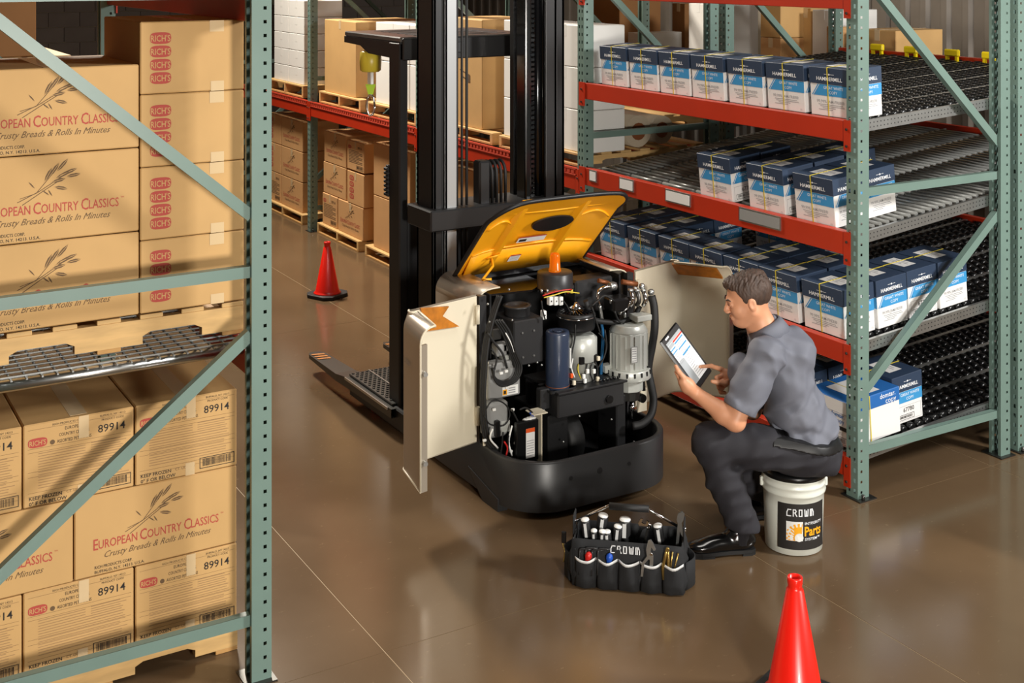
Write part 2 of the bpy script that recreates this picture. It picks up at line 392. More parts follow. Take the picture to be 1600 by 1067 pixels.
for i in (1, 2, 3):
    beam(-B*(i+1), -B*i, 0, 1.28, .14, ['red beam behind the lift truck mast, under the white cartons', 'faded red beam under the tall kraft box beyond the mast', 'red beam under the far stack of small white cartons'][i-1], ledge=True)
    beam(-B*(i+1), -B*i, D, 1.28, .14, ['rear red beam of the bay behind the mast', 'rear red beam of the bay beyond the mast', 'rear red beam of the farthest bay'][i-1], True)
for i in range(1, 4):
    beam(-B*(i+1), -B*i, 1.2, 1.34, .12, ORD[i]+' red beam of the rear rack, counted from the right', group='red beams of the rear rack')
    beam(-B*(i+1), -B*i, 1.2, 2.54, .12, ORD[i]+' upper red beam of the rear rack, counted from the right', group='red beams of the rear rack')
for k, y, fl_ in ((0, -3.0, True), (1, -3.0-D, False)):
    beam(-B, 0, y, 1.195, .11, ['red beam of the left rack along the aisle', 'red beam at the back of the left rack'][k], fl_)
    beam(-B, 0, y, 2.53, .11, ['dark red beam above the right hand stack of bread boxes', 'upper red beam at the back of the left rack'][k], fl_)
# ---- flow shelves of the near bay
def shelf_z(z0, rise): return lambda y: z0+(y-.03)*rise
wheel = MB().lathe([(.014, -.024), (.026, -.020), (.027, 0), (.026, .020), (.014, .024)], n=9, T=Matrix.Rotation(math.pi/2, 4, 'Y'))
def flow_shelf(z0, rise, label, kind):
    t = thing('carton_flow_shelf', label, 'flow shelf', (-B/2, .05, z0), 'carton flow shelves', world=True)
    zf = shelf_z(z0-.012, rise); y0, y1 = .05, 2.30
    for x in (-B+.015, -PW-.012):
        mb = MB(); mb.bar((x, y0, zf(y0)-.03), (x, y1, zf(y1)-.03), .018, .058)
        o = mb.build('side_rail', 'zinc', t)
        mh = MB()
        for i in range(90):
            y = y0+.02+i*.0248
            for dz in (-.018, -.04): mh.box(x+.0091, x+.0096, y-.003, y+.003, zf(y)+dz-.003, zf(y)+dz+.003)
        mh.build('rail_holes', 'black', o)
    rb = MB().box(-B, -PW, 2.29, 2.335, zf(2.33)-.08, zf(2.33)+.022).build('rear_beam', 'red', t)
    if kind == 'roller':
        nl = 7; w = (B-PW-.06)/nl
        for i in range(nl):
            xa = -B+.03+i*w
            if i: MB().bar((xa-.004, y0, zf(y0)-.012), (xa-.004, y1, zf(y1)-.012), .01, .028).build('lane_rail', 'zinc', t)
            rm = MB().cyl((xa+.006, 0, 0), (xa+w-.014, 0, 0), .0125, 8).mesh('roller', 'rollersteel')
            for j in range(42):
                y = y0+.025+j*.0525
                o = link('roller', rm, t, Vector((0, y, zf(y)-.004))-t.location)
    else:
        mb = MB(); ms = MB(); me = MB()
        nl = 8; w = (B-PW-.06)/nl
        for i in range(nl):
            xa = -B+.03+i*w
            if i: ms.bar((xa, y0, zf(y0)-.006), (xa, y1, zf(y1)-.006), .028, .016)
            for c in range(4):
                for j in range(38):
                    y = y0+.03+(j+.5*(c % 2))*.060; x = xa+.048+c*(w-.03)/4.0
                    if y > y1-.02: continue
                    mb.add([Vector(v)+Vector((x, y, zf(y)-.016)) for v in wheel.v], wheel.f, True)
                    if c in (0, 2, 4): continue
                xr = xa+.048+c*(w-.03)/4.0+.012
                ms.bar((xr+.02, y0, zf(y0)-.028), (xr+.02, y1, zf(y1)-.028), .004, .02)
            for j in range(19):
                y = y0+.05+j*.12; me.bar((xa+.01, y, zf(y)-.03), (xa+w-.01, y, zf(y)-.03), .006, .006)
        o = mb.build('wheel_bed', 'wheelblack', t); o['kind'] = 'stuff'
        ms.build('lane_rails', 'zinc', t); me.build('axle_rods', 'black', t)
    return zf
flow_shelf(ZB[1], .062, 'black wheel flow shelf at the top right holding seven cartons', 'wheel')
flow_shelf(ZB[2]-.01, .104, 'steel roller flow shelf holding three pairs of paper cartons', 'roller')
flow_shelf(ZB[3], .085, 'black wheel flow shelf packed with paper cartons behind the man', 'wheel')
flow_shelf(ZB[4]+.02, .07, 'lowest black wheel flow shelf holding the white and blue copy paper box', 'wheel')
for i, x in enumerate((-1.986, -1.674, -1.321, -1.016)):
    zr = ZB[1]-.012+.062*2.24
    t = thing('lane_end_stop', ORD[i]+' yellow plastic lane stop from the left at the back of the top shelf', 'end stop', (x, 2.26, zr), 'yellow lane end stops', world=True)
    MB().cbox(x-.06, x+.06, 2.225, 2.255, zr+.03, zr+.078, .008).build('stop_body', 'yellow', t)
    for dx in (-.04, .04): MB().box(x+dx-.009, x+dx+.009, 2.23, 2.25, zr-.002, zr+.032).build('clip_foot', 'yellow', t)
# ---- wire deck of the left rack
t = thing('wire_mesh_deck', 'bright wire mesh deck under the upper pallet of bread boxes', 'wire deck', (-.6, -3.5, 1.2), world=True)
mb = MB()
for y in np.arange(-4.08, -3.05, .0508): mb.bar((-1.6, y, 1.203), (-.15, y, 1.203), .006, .006)
mb.build('long_wires', 'mesh', t)
mb = MB()
for x in np.arange(-1.58, -.14, .035 if False else .05): mb.bar((x, -4.12, 1.209), (x, -3.02, 1.209), .006, .006)
mb.build('cross_wires', 'mesh', t)
for x in (-.2, -.8, -1.4): MB().tube([(x, -4.12, 1.175), (x, -3.02, 1.175)], .022, 12).build('support_tube', 'steel', t)
# ================================================================== pallets
def pallet_meshes(wx, wy, h=.115, nd=7):
    ms = {}
    bx = wx
    ms['deck_board'] = MB().cbox(0, wx, 0, .085, 0, .016, .002).mesh('deck_board', 'wood')
    ms['bottom_board'] = MB().cbox(0, wx, 0, .085, 0, .016, .002).mesh('bottom_board', 'wood2')
    H = h-.032; n0, n1 = .16*wy, .38*wy
    poly = [(0, 0)]
    for a, b in ((n0, n1), (wy-n1, wy-n0)): poly += [(a, 0), (a, H*.32), (a+.03, H*.48), (b-.03, H*.48), (b, H*.32), (b, 0)]
    poly += [(wy, 0), (wy, H), (0, H)]
    ms['stringer'] = MB().prism(poly, lambda u, v, w: Vector((w, u, v)), 0, .036).mesh('stringer', 'wood')
    return ms
PALM = {}
def pallet(x0, y0, z0, label, wx=1.0, wy=1.0, h=.115, group='wooden pallets'):
    key = (wx, wy, h)
    if key not in PALM: PALM[key] = pallet_meshes(wx, wy, h)
    ms = PALM[key]; t = thing('pallet', label, 'pallet', (x0, y0, z0), group)
    n = 7
    for i in range(n): link('deck_board', ms['deck_board'], t, (0, i*(wy-.085)/(n-1), h-.016))
    for i in (0, 2, 3, 4, 6): 
        link('bottom_board', ms['bottom_board'], t, (0, i*(wy-.085)/(n-1), 0)) if i not in (2, 4) else None
    for i in range(3): link('stringer', ms['stringer'], t, (i*(wx-.036)/2, 0, .016))
    return t
# ================================================================== bread cartons
def oval(p, x, y, w, h, tx='RICH\u2019S'):
    p.ellipse(x, y, w/2, h/2, 'inkred', sq=.62); p.text("RICH'S", x, y-h*.27, h*.74, 'kraft', e=.0004, sx=.9*w/(h*2.1) if False else .78, bold=.01)
def wheat(p, x, y, s):
    p.stroke([(x-.5*s, y-.28*s), (x-.15*s, y-.12*s), (x+.25*s, y+.12*s)], .012*s, 'inkbrown')
    p.stroke([(x-.42*s, y-.33*s), (x-.1*s, y-.13*s), (x+.2*s, y+.05*s)], .012*s, 'inkbrown')
    p.stroke([(x-.46*s, y-.22*s), (x-.2*s, y-.15*s), (x+.1*s, y+.2*s)], .010*s, 'inkbrown')
    for (a, b, ang, l) in ((.05, .02, 12, .26), (.12, .08, 25, .3), (.2, .13, 20, .32), (.02, .12, 55, .3), (.14, .2, 48, .3), (-.06, .04, 62, .28), (.3, .1, 8, .26), (.1, -.06, -14, .24), (-.1, -.1, -40, .16), (-.22, -.06, 130, .16), (.0, -.1, -60, .14)):
        c, d = math.cos(R(ang)), math.sin(R(ang)); w = .030*s*(1 if l > .2 else .35)
        pts = [(x+a*s+c*l*s*t-d*w*k, y+b*s+d*l*s*t+c*w*k) for t, k in ((0, 0), (.3, -.9), (.65, -1), (1, 0), (.65, 1), (.3, .9))]
        p.poly(pts, 'inkbrown')
        if l > .2: p.stroke([pts[0], pts[3]], .008*s, 'kraft', .0004)
def smallcaps(p, words, x, y, width, cap, m):
    gap = .3; parts = []; tot = 0
    for w in words:
        a = text(w[0], 1.3)[2]; b = text(w[1:], 1)[2]; parts.append((w, a, b)); tot += a+b+.1+gap
    k = width/(tot-gap); cx = x-width/2; sz = cap/.7; f = k/sz
    for w, a, b in parts:
        p.text(w[0], cx, y-sz*.04, sz*1.3, m, align='LEFT', sx=f, bold=.006); p.text(w[1:], cx+(a+.07)*k, y, sz, m, align='LEFT', sx=f, bold=.006); cx += (a+b+.1+gap)*k
def fit(p, st, x0, x1, y, cap, m, **kw):
    w = text(st, 1, shear=kw.get('shear', 0), bold=kw.get('bold', 0))[2]; sz = cap/.7; p.text(st, (x0+x1)/2, y, sz, m, sx=(x1-x0)/(w*sz), **kw)
def barcode(p, x0, x1, y0, y1, m='inkblack'):
    p.frame(x0, x1, y0, y1, .0025, m); rnd = random.Random(5); x = x0+.012
    while x < x1-.014:
        w = rnd.choice((.0012, .002, .003)); p.rect(x, x+w, y0+.008, y1-.006, m); x += w+rnd.choice((.0015, .0025))
def long_print(w, h):   # printed long side, plane faces +X, u = +Y, origin at left bottom
    p = Print((0, 0, 0), (0, 1, 0), (0, 0, 1))
    wheat(p, w*.47, h*.66, w*.34)
    smallcaps(p, ['EUROPEAN', 'COUNTRY', 'CLASSICS'], w*.495, h*.325, w*.77, h*.105, 'inkred')
    fit(p, 'Crusty Breads & Rolls In Minutes', w*.175, w*.83, h*.205, h*.075, 'inkbrown', shear=.5)
    fit(p, 'RICH PRODUCTS CORP.', w*.117, w*.34, h*.085, h*.036, 'inkblack', bold=.008); p.text('BUFFALO, N.Y. 14213. U.S.A.', w*.117, h*.028, h*.05, 'inkblack', align='LEFT', bold=.008)
    p.text('TM', w*.90, h*.42, h*.03, 'inkred')
    return p.mesh('printing')
def code_print(w, h):
    p = Print((0, 0, 0), (0, 1, 0), (0, 0, 1)); k = 'inkbrown'; b = 'inkblack'
    for y in (.93, .70, .655, .42, .36, .17, .125): p.rect(w*.04, w*.97, h*y, h*y+.0008, k)
    oval(p, w*.125, h*.77, w*.17, h*.115)
    p.text('RICH PRODUCTS CORP.', w*.40, h*.945, h*.035, b); p.text('BUFFALO, NY 14213', w*.80, h*.945, h*.035, b); p.text('PRODUCT CODE', w*.80, h*.895, h*.035, b)
    p.text('EUROPEAN', w*.45, h*.87, h*.055, b, sx=.8); p.text('COUNTRY CLASSICS', w*.45, h*.80, h*.055, b, sx=.7); p.text('ASSORTED PETIT PAINS', w*.45, h*.725, h*.055, b, sx=.7)
    p.text('89914', w*.79, h*.755, h*.135, b, bold=.006); p.ellipse(w*.255, h*.745, w*.022, w*.022, k)
    rnd = random.Random(3)
    for i in range(15):
        y = h*(.63-i*.032)
        if y < h*.2: break
        p.rect(w*.13, w*(.55 if i < 3 else rnd.uniform(.86, .95)), y, y+.0026, 'inkfine')
    for i in range(6): p.rect(w*.6, w*rnd.uniform(.8, .95), h*(.645-i*.028), h*(.645-i*.028)+.0026, 'inkfine')
    barcode(p, w*.62, w*.97, h*.05, h*.19)
    p.text('KEEP FROZEN', w*.05, h*.085, h*.062, b, align='LEFT', bold=.012); p.text('0\u00b0 F OR BELOW', w*.05, h*.02, h*.062, b, align='LEFT', bold=.012); p.text('CT. LIC. 1086', w*.38, h*.095, h*.045, k, align='LEFT')
    return p.mesh('printing')
def ovals_print(w, h):
    p = Print((0, 0, 0), (0, 1, 0), (0, 0, 1))
    for i in range(4): oval(p, w*.19, h*(.77-.185*i), w*.2, h*.165)
    return p.mesh('printing')
BW, BH = .602, .294; SW = .386
PR = {'long': long_print(BW, BH), 'code': code_print(SW, BH), 'long2': long_print(BW, .305), 'oval': ovals_print(.395, .268)}
def tape_mesh(x0, x1, y0, y1, w, h):
    p = Print((0, 0, 0), (0, 1, 0), (0, 0, 1), .0012); p.rect(w*x0, w*x1, h*y0, h*y1, 'tape'); return p.mesh('tape_strip')
TPM = {'code': (tape_mesh(.49, .58, .73, 1, SW, BH), tape_mesh(.48, .57, 0, .16, SW, BH)), 'oval': (tape_mesh(.66, .8, .84, 1, .395, .268), tape_mesh(.67, .8, 0, .14, .395, .268))}
BM = {}
def bread(x1, y0, z0, w, h, dep, kind, label, group, turn=None, m='kraft'):
    """carton whose printed face looks to +X at x1 (turn=-Y: printed face looks to -Y)"""
    key = (w, h, dep, m)
    if key not in BM:
        lid = MB().cbox(-dep, 0, 0, w, 0, h, .004)
        seam = MB().box(-dep+.02, -.02, w/2-.03, w/2+.03, h-.0005, h+.0006)
        BM[key] = (lid.mesh('carton_body', m), seam.mesh('top_tape', 'tape'))
    t = thing('bread_carton', label, 'carton', (x1, y0, z0), group)
    b = link('carton_body', BM[key][0], t); link('top_tape', BM[key][1], t)
    if kind: link('printing', PR[kind], t)
    for e in TPM.get(kind, ()): link('tape_strip', e, t)
    if turn: t.rotation_euler = (0, 0, turn)
    return t
# lower left pallet
XF = -.26; Y1 = -3.044
pallet(XF-1.2, Y1-1.02, 0, 'pale wooden pallet on the floor under the left stack of bread boxes', 1.2, 1.02, .115)
g = 'bread boxes on the lower left pallet'
for k, (z, kind, w) in enumerate(((.115, 'code', SW), (.412, 'long', BW), (.709, 'code', SW))):
    n = 3 if kind == 'code' else 2
    for i in range(n):
        where = ['right', 'middle', 'left'][i] if n == 3 else ['right', 'left'][i]
        lv = ['bottom', 'middle', 'top'][k]
        lab = {'code': 'kraft bread box end coded 89914, %s one in the %s row of the floor stack' % (where, lv), 'long': 'kraft bread box with wheat drawing, %s one in the middle row of the floor stack' % where}[kind]
        bread(XF+random.uniform(-.004, .004)-(.0 if i else .0), Y1-(w+.004)*(i+1)+.004, z, w-.002, BH, .60 if kind == 'code' else .385, kind, lab, g)
# upper left pallet
pallet(XF-1.2, -4.03, 1.229-.015, 'wooden pallet on the wire deck under the upper bread boxes', 1.2, 1.01, .123)
g = 'bread boxes on the upper left pallet'
for i in range(4): bread(XF, -3.413, 1.342+i*.2705, .395, .268, .58, 'oval', 'kraft box with four red oval logos, %s from the bottom of the right stack' % ['first', 'second', 'third', 'topmost'][i], g)
for i in range(3): bread(XF, -4.02, 1.342+i*.309, BW, .305, .58, 'long2', 'kraft bread box with wheat drawing, %s box of the upper left stack' % ['lowest', 'middle', 'top'][i], g)
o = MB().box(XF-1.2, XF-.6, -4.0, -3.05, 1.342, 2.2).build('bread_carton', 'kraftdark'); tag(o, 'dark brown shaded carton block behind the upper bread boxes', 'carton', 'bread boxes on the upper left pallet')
# ================================================================== copy paper cartons
CW, CD, CH = .284, .216, .250
cb = MB().cbox(-CW/2, CW/2, 0, CD, 0, CH-.01, .003).mesh('carton_body', 'cartonwhite')
cl = MB().cbox(-CW/2-.003, CW/2+.003, -.003, CD+.003, CH*.66, CH, .0018).mesh('lid', 'navy')
def paper_face(p, w, code=False, dom=False):
    h = CH
    if dom:
        p.rect(-w/2, w/2, h*.70, h*.985, 'domblue'); p.text('domtar.', w*.16, h*.86, h*.14, 'inkwhite', bold=.012); p.text('copy', w*.22, h*.73, h*.16, 'inkwhite', bold=.004); return
    p.poly([(-w*.30, h*.655), (w/2, h*.655), (w/2, h*.42), (-w*.46, h*.42)], 'blue')
    p.stroke([(-w*.26, h*.655), (-w*.47, h*.36)], .003, 'cartonwhite', .0003); p.text('COLOR', -w*.40, h*.43, h*.05, 'inkgrey', sx=.8)
    p.text('GREAT WHITE', w*.08, h*.56, h*.085, 'inkwhite', .0003); p.text('COPY', w*.08, h*.465, h*.085, 'inkwhite', .0003)
    if code:
        p.frame(-w*.42, w*.44, h*.04, h*.35, .0015, 'inkgrey'); p.text('67780', w*.02, h*.22, h*.13, 'inkblack', bold=.008)
        barcode(p, -w*.36, w*.2, h*.06, h*.17)
    else:
        fit(p, '99.99% JAM-FREE\u00ae', -w*.34, w*.34, h*.275, h*.06, 'inkgrey', bold=.006)
        for i, (a, b) in enumerate(((-.30, .3), (-.26, .34), (-.2, .12), (-.3, .05))): p.rect(w*a, w*b, h*(.235-i*.035), h*(.235-i*.035)+.003, 'inkgrey')
        p.text('C5', w*.4, h*.05, h*.05, 'inkgrey')
    p.lift += .0035; fit(p, 'HAMMERMILL', -min(w*.36, .09), min(w*.36, .09), h*.735, h*.075, 'inkwhite', bold=.012)
    p.stroke([(-w*.12, h*.865), (w*.12, h*.865)], .0016, 'inkwhite'); p.ellipse(0, h*.865, .005, .005, 'inkwhite', n=8)
def carton_print(kind):
    p = Print((0, 0, 0), (1, 0, 0), (0, 0, 1)); paper_face(p, CW)
    q = Print((CW/2, CD/2, 0), (0, 1, 0), (0, 0, 1)); paper_face(q, CD, kind == 'code')
    mats = p.mats+[m for m in q.mats if m not in p.mats]; mp = [mats.index(m) for m in q.mats]
    o = len(p.mb.v); p.mb.v += q.mb.v; p.mb.f += [[i+o for i in f] for f in q.mb.f]; p.mb.mi += [mp[i] for i in q.mb.mi]; p.mb.sm += q.mb.sm; p.mats = mats
    return p.mesh('printing')
CPR = {'code': carton_print('code'), 'jam': carton_print('jam')}
lp = Print((0, CD/2, CH+.0004), (1, 0, 0), (0, 1, 0)); lp.rect(-CW*.27, CW*.27, -CD*.25, CD*.17, 'cartonwhite')
for i, (a, b) in enumerate(((-.15, .15), (-.2, .2), (-.18, .1))): lp.rect(CW*a, CW*b, CD*(.07-i*.09), CD*(.07-i*.09)+.005, 'inkgrey', .0004)
LPM = lp.mesh('lid_label')
STM = MB().bar((-.012, -.0045, .002), (-.012, -.0045, CH+.003), .006, .0015, (0, -1, 0)).bar((-.012, -.005, CH+.0025), (-.012, CD+.005, CH+.0025), .006, .0015).mesh('strap', 'strap')
def paper(x, y, z, label, group, kind='jam', rot=0):
    t = thing('paper_carton', label, 'carton', (x, y, z), group, rot)
    link('carton_body', cb, t); link('lid', cl, t); link('printing', CPR[kind], t); link('lid_label', LPM, t); link('strap', STM, t)
    return t
slope = lambda z0, r, y: z0+(y-.03)*r
g = 'paper cartons on the top flow shelf'
def tilt(t, r): t.rotation_euler[0] = math.atan(r); return t
for i, x in enumerate((-2.285, -1.967, -1.657, -1.349, -1.023, -.703, -.374)):
    tilt(paper(x+CW/2, .052, slope(ZB[1]-.002, .062, .05), 'navy lidded paper carton, %s from the left on the top shelf' % ORD[i], g), .062)
g = 'paper cartons on the steel roller shelf'
zr = ZB[2]-.012
for i, (x, n) in enumerate(((-1.272, 2), (-.845, 3), (-.488, 2))):
    for j in range(n):
        tilt(paper(x+CW/2+random.uniform(-.006, .006), .052+j*(CD+.016), slope(zr, .104, .05+j*CD), 'navy lidded paper carton on the steel rollers, %s of the %s column' % (['front one', 'second one back', 'third one back'][j], ['left', 'middle', 'right'][i]), g, 'code' if (i < 2 or j == 1) and not (i == 2) else 'jam'), .104)
g = 'paper cartons on the crowded third shelf'
depth4 = [2, 3, 1, 1, 2, 2, 4]
for i, x in enumerate((-2.29, -1.975, -1.655, -1.349, -1.05, -.745, -.420)):
    for j in range(depth4[i]):
        tilt(paper(x+CW/2+random.uniform(-.005, .005), .052+j*(CD+.016), slope(ZB[3]-.002, .085, .05+j*CD), 'navy lidded carton on the third shelf, %s, %s column from the left' % (['front one', 'second one back', 'third one back', 'rearmost one'][j], ORD[i]), g, ['jam', 'jam', 'code', 'jam'][j]), .085)
for k, (x, y) in enumerate(((-1.50, .80), (-1.19, .82))):
    tilt(paper(x, y, slope(ZB[3]-.002, .085, y), 'navy lidded carton standing alone deep in the third shelf, %s one' % ['left', 'right'][k], g), .085)
g = 'paper boxes on the lowest flow shelf'
zl = ZB[4]+.018
for k, (x, y, kind) in enumerate(((-.30, .425, 'code'), (-.62, .06, 'jam'), (-.62, .29, 'jam'))):
    tilt(paper(x, y, slope(zl, .07, y), ['navy and white carton coded 67780 behind the blue and white copy box', 'navy lidded carton on the lowest shelf just behind the seated man', 'navy lidded carton on the lowest shelf, second back behind the man'][k], g, kind), .07)
t = thing('copy_paper_box', 'white box with a blue copy band on the lowest shelf', 'carton', (-.242, .052, zl), 'paper boxes on the lowest flow shelf'); t.rotation_euler[0] = math.atan(.07)
w, d, h = .284, .36, .235
MB().cbox(-w/2, w/2, 0, d, 0, h-.002, .003).build('box_body', 'cartonwhite', t)
mb = MB().cbox(-w/2-.003, w/2+.003, -.003, d+.003, h*.70, h, .004); mb.build('lid', 'domblue', t)
p = Print((w/2+.003, d/2, 0), (0, 1, 0), (0, 0, 1)); p.text('domtar.', d*.26, h*.86, h*.15, 'inkwhite', bold=.01); p.text('copy', d*.32, h*.73, h*.17, 'inkwhite'); p.build('printing', t)
p = Print((0, -.003, 0), (1, 0, 0), (0, 0, 1)); p.rect(-w*.47, w*.46, h*.99, h*.72, 'cartonwhite'); p.text('domtar.', w*.24, h*.62, h*.13, 'domblue', bold=.01); p.text('copy', w*.28, h*.50, h*.14, 'domblue'); p.rect(w*.1, w*.45, h*.34, h*.43, 'inkblack', -.002); p.text('2753', w*.28, h*.24, h*.09, 'inkgrey'); barcode(p, w*.12, w*.44, h*.04, h*.2); p.build('front_printing', t)
MB().bar((-w/2-.004, d*.40, h+.001), (w/2+.004, d*.40, h+.001), .005, .0015).bar((w/2+.0045, d*.40, 0), (w/2+.0045, d*.40, h), .005, .0015, (1, 0, 0)).build('strap', 'strap', t)
p = Print((0, d/2, h+.0005), (1, 0, 0), (0, 1, 0)); p.rect(-w*.3, w*.4, -d*.3, d*.2, 'cartonwhite'); p.build('lid_label', t)
# ================================================================== far bays: white cartons, kraft boxes, pallets
def plain(x0, x1, y0, y1, z0, z1, label, group, m='paperwhite', name='white_carton', tape=True):
    t = thing(name, label, 'carton', (x0, y0, z0), group, world=True)
    MB().cbox(x0, x1, y0, y1, z0, z1, .005).build('carton_body', m, t)
    if tape:
        xm = (x0+x1)/2; tm = MB().box(xm-.025, xm+.025, y0-.0012, y0, z1-.08, z1).box(xm-.025, xm+.025, y0, y1, z1, z1+.0012)
        tm.build('tape_strip', 'tape' if m != 'paperwhite' else 'paperwhite', t)
    return t
g = 'pallets on the far rack'
ZP = 1.283
pallet(-8.63, .05, ZP, 'wooden pallet under the far stack of small white cartons', 1.05, 1.0, .125, g)
pallet(-7.15, .05, ZP, 'wooden pallet under the tall kraft box beyond the mast', 1.0, 1.0, .115, g)
pallet(-6.0, .05, ZP, 'wooden pallet under the white cartons left of the mast', 1.0, 1.0, .115, g)
pallet(-4.72, .05, ZP, 'wooden pallet under the kraft box seen through the mast', 1.0, 1.0, .09, g)
pallet(-3.62, .05, ZP, 'wooden pallet under the wrapped rolls right of the mast', 1.1, 1.05, .09, g)
for c in range(2):
    for r in range(5): plain(-8.5+c*.44, -8.5+c*.44+.425, .08, .5, ZP+.125+r*.172, ZP+.125+r*.172+.169, 'small white carton, %s column of the far stack, %s row from the bottom' % (['left', 'right'][c], ORD[r]), 'small white cartons in the far stack')
plain(-7.08, -6.32, .08, .85, ZP+.115, 2.10, 'tall kraft box on a pallet left of the lift truck guard', 'big kraft boxes', 'kraft', 'kraft_box')
for k, (a, b, z0, z1) in enumerate(((-5.9, -5.22, ZP+.115, 1.78), (-5.9, -5.22, 1.785, 2.12), (-5.20, -4.95, ZP+.115, 1.78), (-5.2, -4.95, 1.785, 2.12))):
    plain(a, b, .09, .7, z0, z1, 'large white carton behind the yellow lanyard, %s' % ['lower left', 'upper left', 'lower right', 'upper right'][k], 'white cartons left of the mast')
plain(-4.65, -3.93, .08, .62, ZP+.09, 2.21, 'tall kraft box with a small dark print seen through the mast', 'big kraft boxes', 'kraft', 'kraft_box')
p = Print((-4.24, .0785, 1.78), (1, 0, 0), (0, 0, 1)); p.stroke([(-.04, .03), (.1, .0)], .006, 'inkbrown'); p.stroke([(-.02, -.02), (.09, -.04)], .008, 'inkbrown'); p.rect(.06, .12, -.06, .0, 'inkbrown')
o = p.build('box_printing', [q for q in bpy.data.objects if q.name.startswith('kraft_box') and q.parent is None][-1])
for c in range(2):
    for r in range(3): plain(-3.60+c*.55, -3.60+c*.55+.535, .08, .40, ZP+.09+r*.285, ZP+.09+r*.285+.282, 'white carton right of the mast, %s column, %s' % (['left', 'right'][c], ['bottom', 'middle', 'top'][r]), 'white cartons right of the mast')
for k, (y, r) in enumerate(((.56, .11), (.80, .10))):
    t = thing('wrapped_roll', ['pale wrapped paper roll lying on the pallet next to the white cartons', 'clear wrapped paper roll with a blue mark lying farther back on the pallet'][k], 'roll', (-2.9, y, ZP+.09+r), 'wrapped rolls', world=True)
    x0, x1 = -3.4, -2.58-k*.05
    MB().lathe([(r, 0), (r, .35), (r*.97, .6), (r, x1-x0)], (x0, y, ZP+.09+r), 18, Matrix.Rotation(math.pi/2, 4, 'Y')).build('roll_body', 'film', t)
    MB().lathe([(r*.55, 0), (r*.55, .004)], (x1, y, ZP+.09+r), 14, Matrix.Rotation(math.pi/2, 4, 'Y')).build('core', 'copper', t)
# floor level bread boxes in the far bays
g = 'pallets on the floor of the far rack'
pallet(-8.75, .05, 0, 'wooden pallet on the floor under the farthest bread boxes', 1.15, 1.0, .10, g)
pallet(-7.2, .05, 0, 'wooden pallet on the floor behind the distant traffic cone', 1.0, 1.0, .10, g)
pallet(-6.05, .05, 0, 'wooden pallet on the floor left of the lift truck', 1.1, 1.0, .10, g)
pallet(-4.75, .05, 0, 'wooden pallet on the floor behind the lift truck mast', 1.1, 1.0, .10, g)
T_ = -math.pi/2
def far(x0, x1, z, h, kind, label, dep=.4, y=.09):
    w = x1-x0; t = thing('bread_carton', label, 'carton', (x0, y, z), 'bread boxes in the far bays')
    me = MB().cbox(0, w, 0, dep, 0, h, .005).mesh('carton_body', 'kraft2'); link('carton_body', me, t)
    tm = MB().box(w*.46, w*.54, -.0012, 0, h*.75, h).box(w*.46, w*.54, 0, dep, h, h+.0012).build('tape_strip', 'tape', t)
    if kind:
        p = Print((0, 0, 0), (1, 0, 0), (0, 0, 1))
        if kind == 'long':
            wheat(p, w*.47, h*.66, w*.34); smallcaps(p, ['EUROPEAN', 'COUNTRY', 'CLASSICS'], w*.495, h*.325, w*.77, h*.105, 'inkred'); fit(p, 'Crusty Breads & Rolls In Minutes', w*.175, w*.83, h*.205, h*.075, 'inkbrown', shear=.5)
        elif kind == 'oval':
            for i in range(4): oval(p, w*.28, h*(.8-.19*i), w*.26, h*.16)
        else:
            oval(p, w*.16, h*.78, w*.2, h*.12); p.text('89914', w*.75, h*.76, h*.13, 'inkblack')
            for i in range(9): p.rect(w*.1, w*(.9 if i % 3 else .7), h*(.66-i*.05), h*(.66-i*.05)+.006, 'inkbrown')
            barcode(p, w*.55, w*.95, h*.06, h*.2)
        p.build('printing', t)
for k, (z, kd) in enumerate(((.10, 'code'), (.41, 'oval'), (.72, 'oval'))): far(-8.72, -8.33, z, .305, kd, 'far bread box end, %s row of the stack nearest the left post' % ['bottom', 'middle', 'top'][k])
for k in range(3): far(-8.31, -7.70, .10+k*.31, .305, 'long', 'far bread box long side with wheat drawing, %s row beside the left post' % ['bottom', 'middle', 'top'][k])
far(-7.16, -6.79, .10, .30, 'code', 'far bread box end, bottom left of the stack behind the distant cone')
far(-6.77, -6.18, .10, .30, 'long', 'far bread box with wheat drawing, bottom right of the stack behind the distant cone')
far(-7.16, -6.60, .405, .30, 'long', 'far bread box with wheat drawing, middle left of the stack behind the distant cone', .38, .10)
far(-6.55, -6.16, .405, .30, 'oval', 'far bread box with red ovals, middle right of the stack behind the distant cone')
far(-7.14, -6.60, .71, .30, 'long', 'far bread box with wheat drawing, top left of the stack behind the distant cone', .38, .10)
far(-6.55, -6.16, .72, .27, 'code', 'far bread box end with white tape, top right of the stack behind the distant cone')
for k in range(2): far(-5.95, -5.20, .10+k*.47, .465, None, 'plain kraft box left of the lift truck guard, %s of two' % ['lower', 'upper'][k], .6)
for k in range(2): far(-4.65, -3.9, .10+k*.47, .465, None, 'plain kraft box on the floor behind the mast, %s of two' % ['lower', 'upper'][k], .6)
for k in range(3): far(-7.55+.02+k*0, -7.52+.0, .1+k*.3, .29, None, '') if False else None
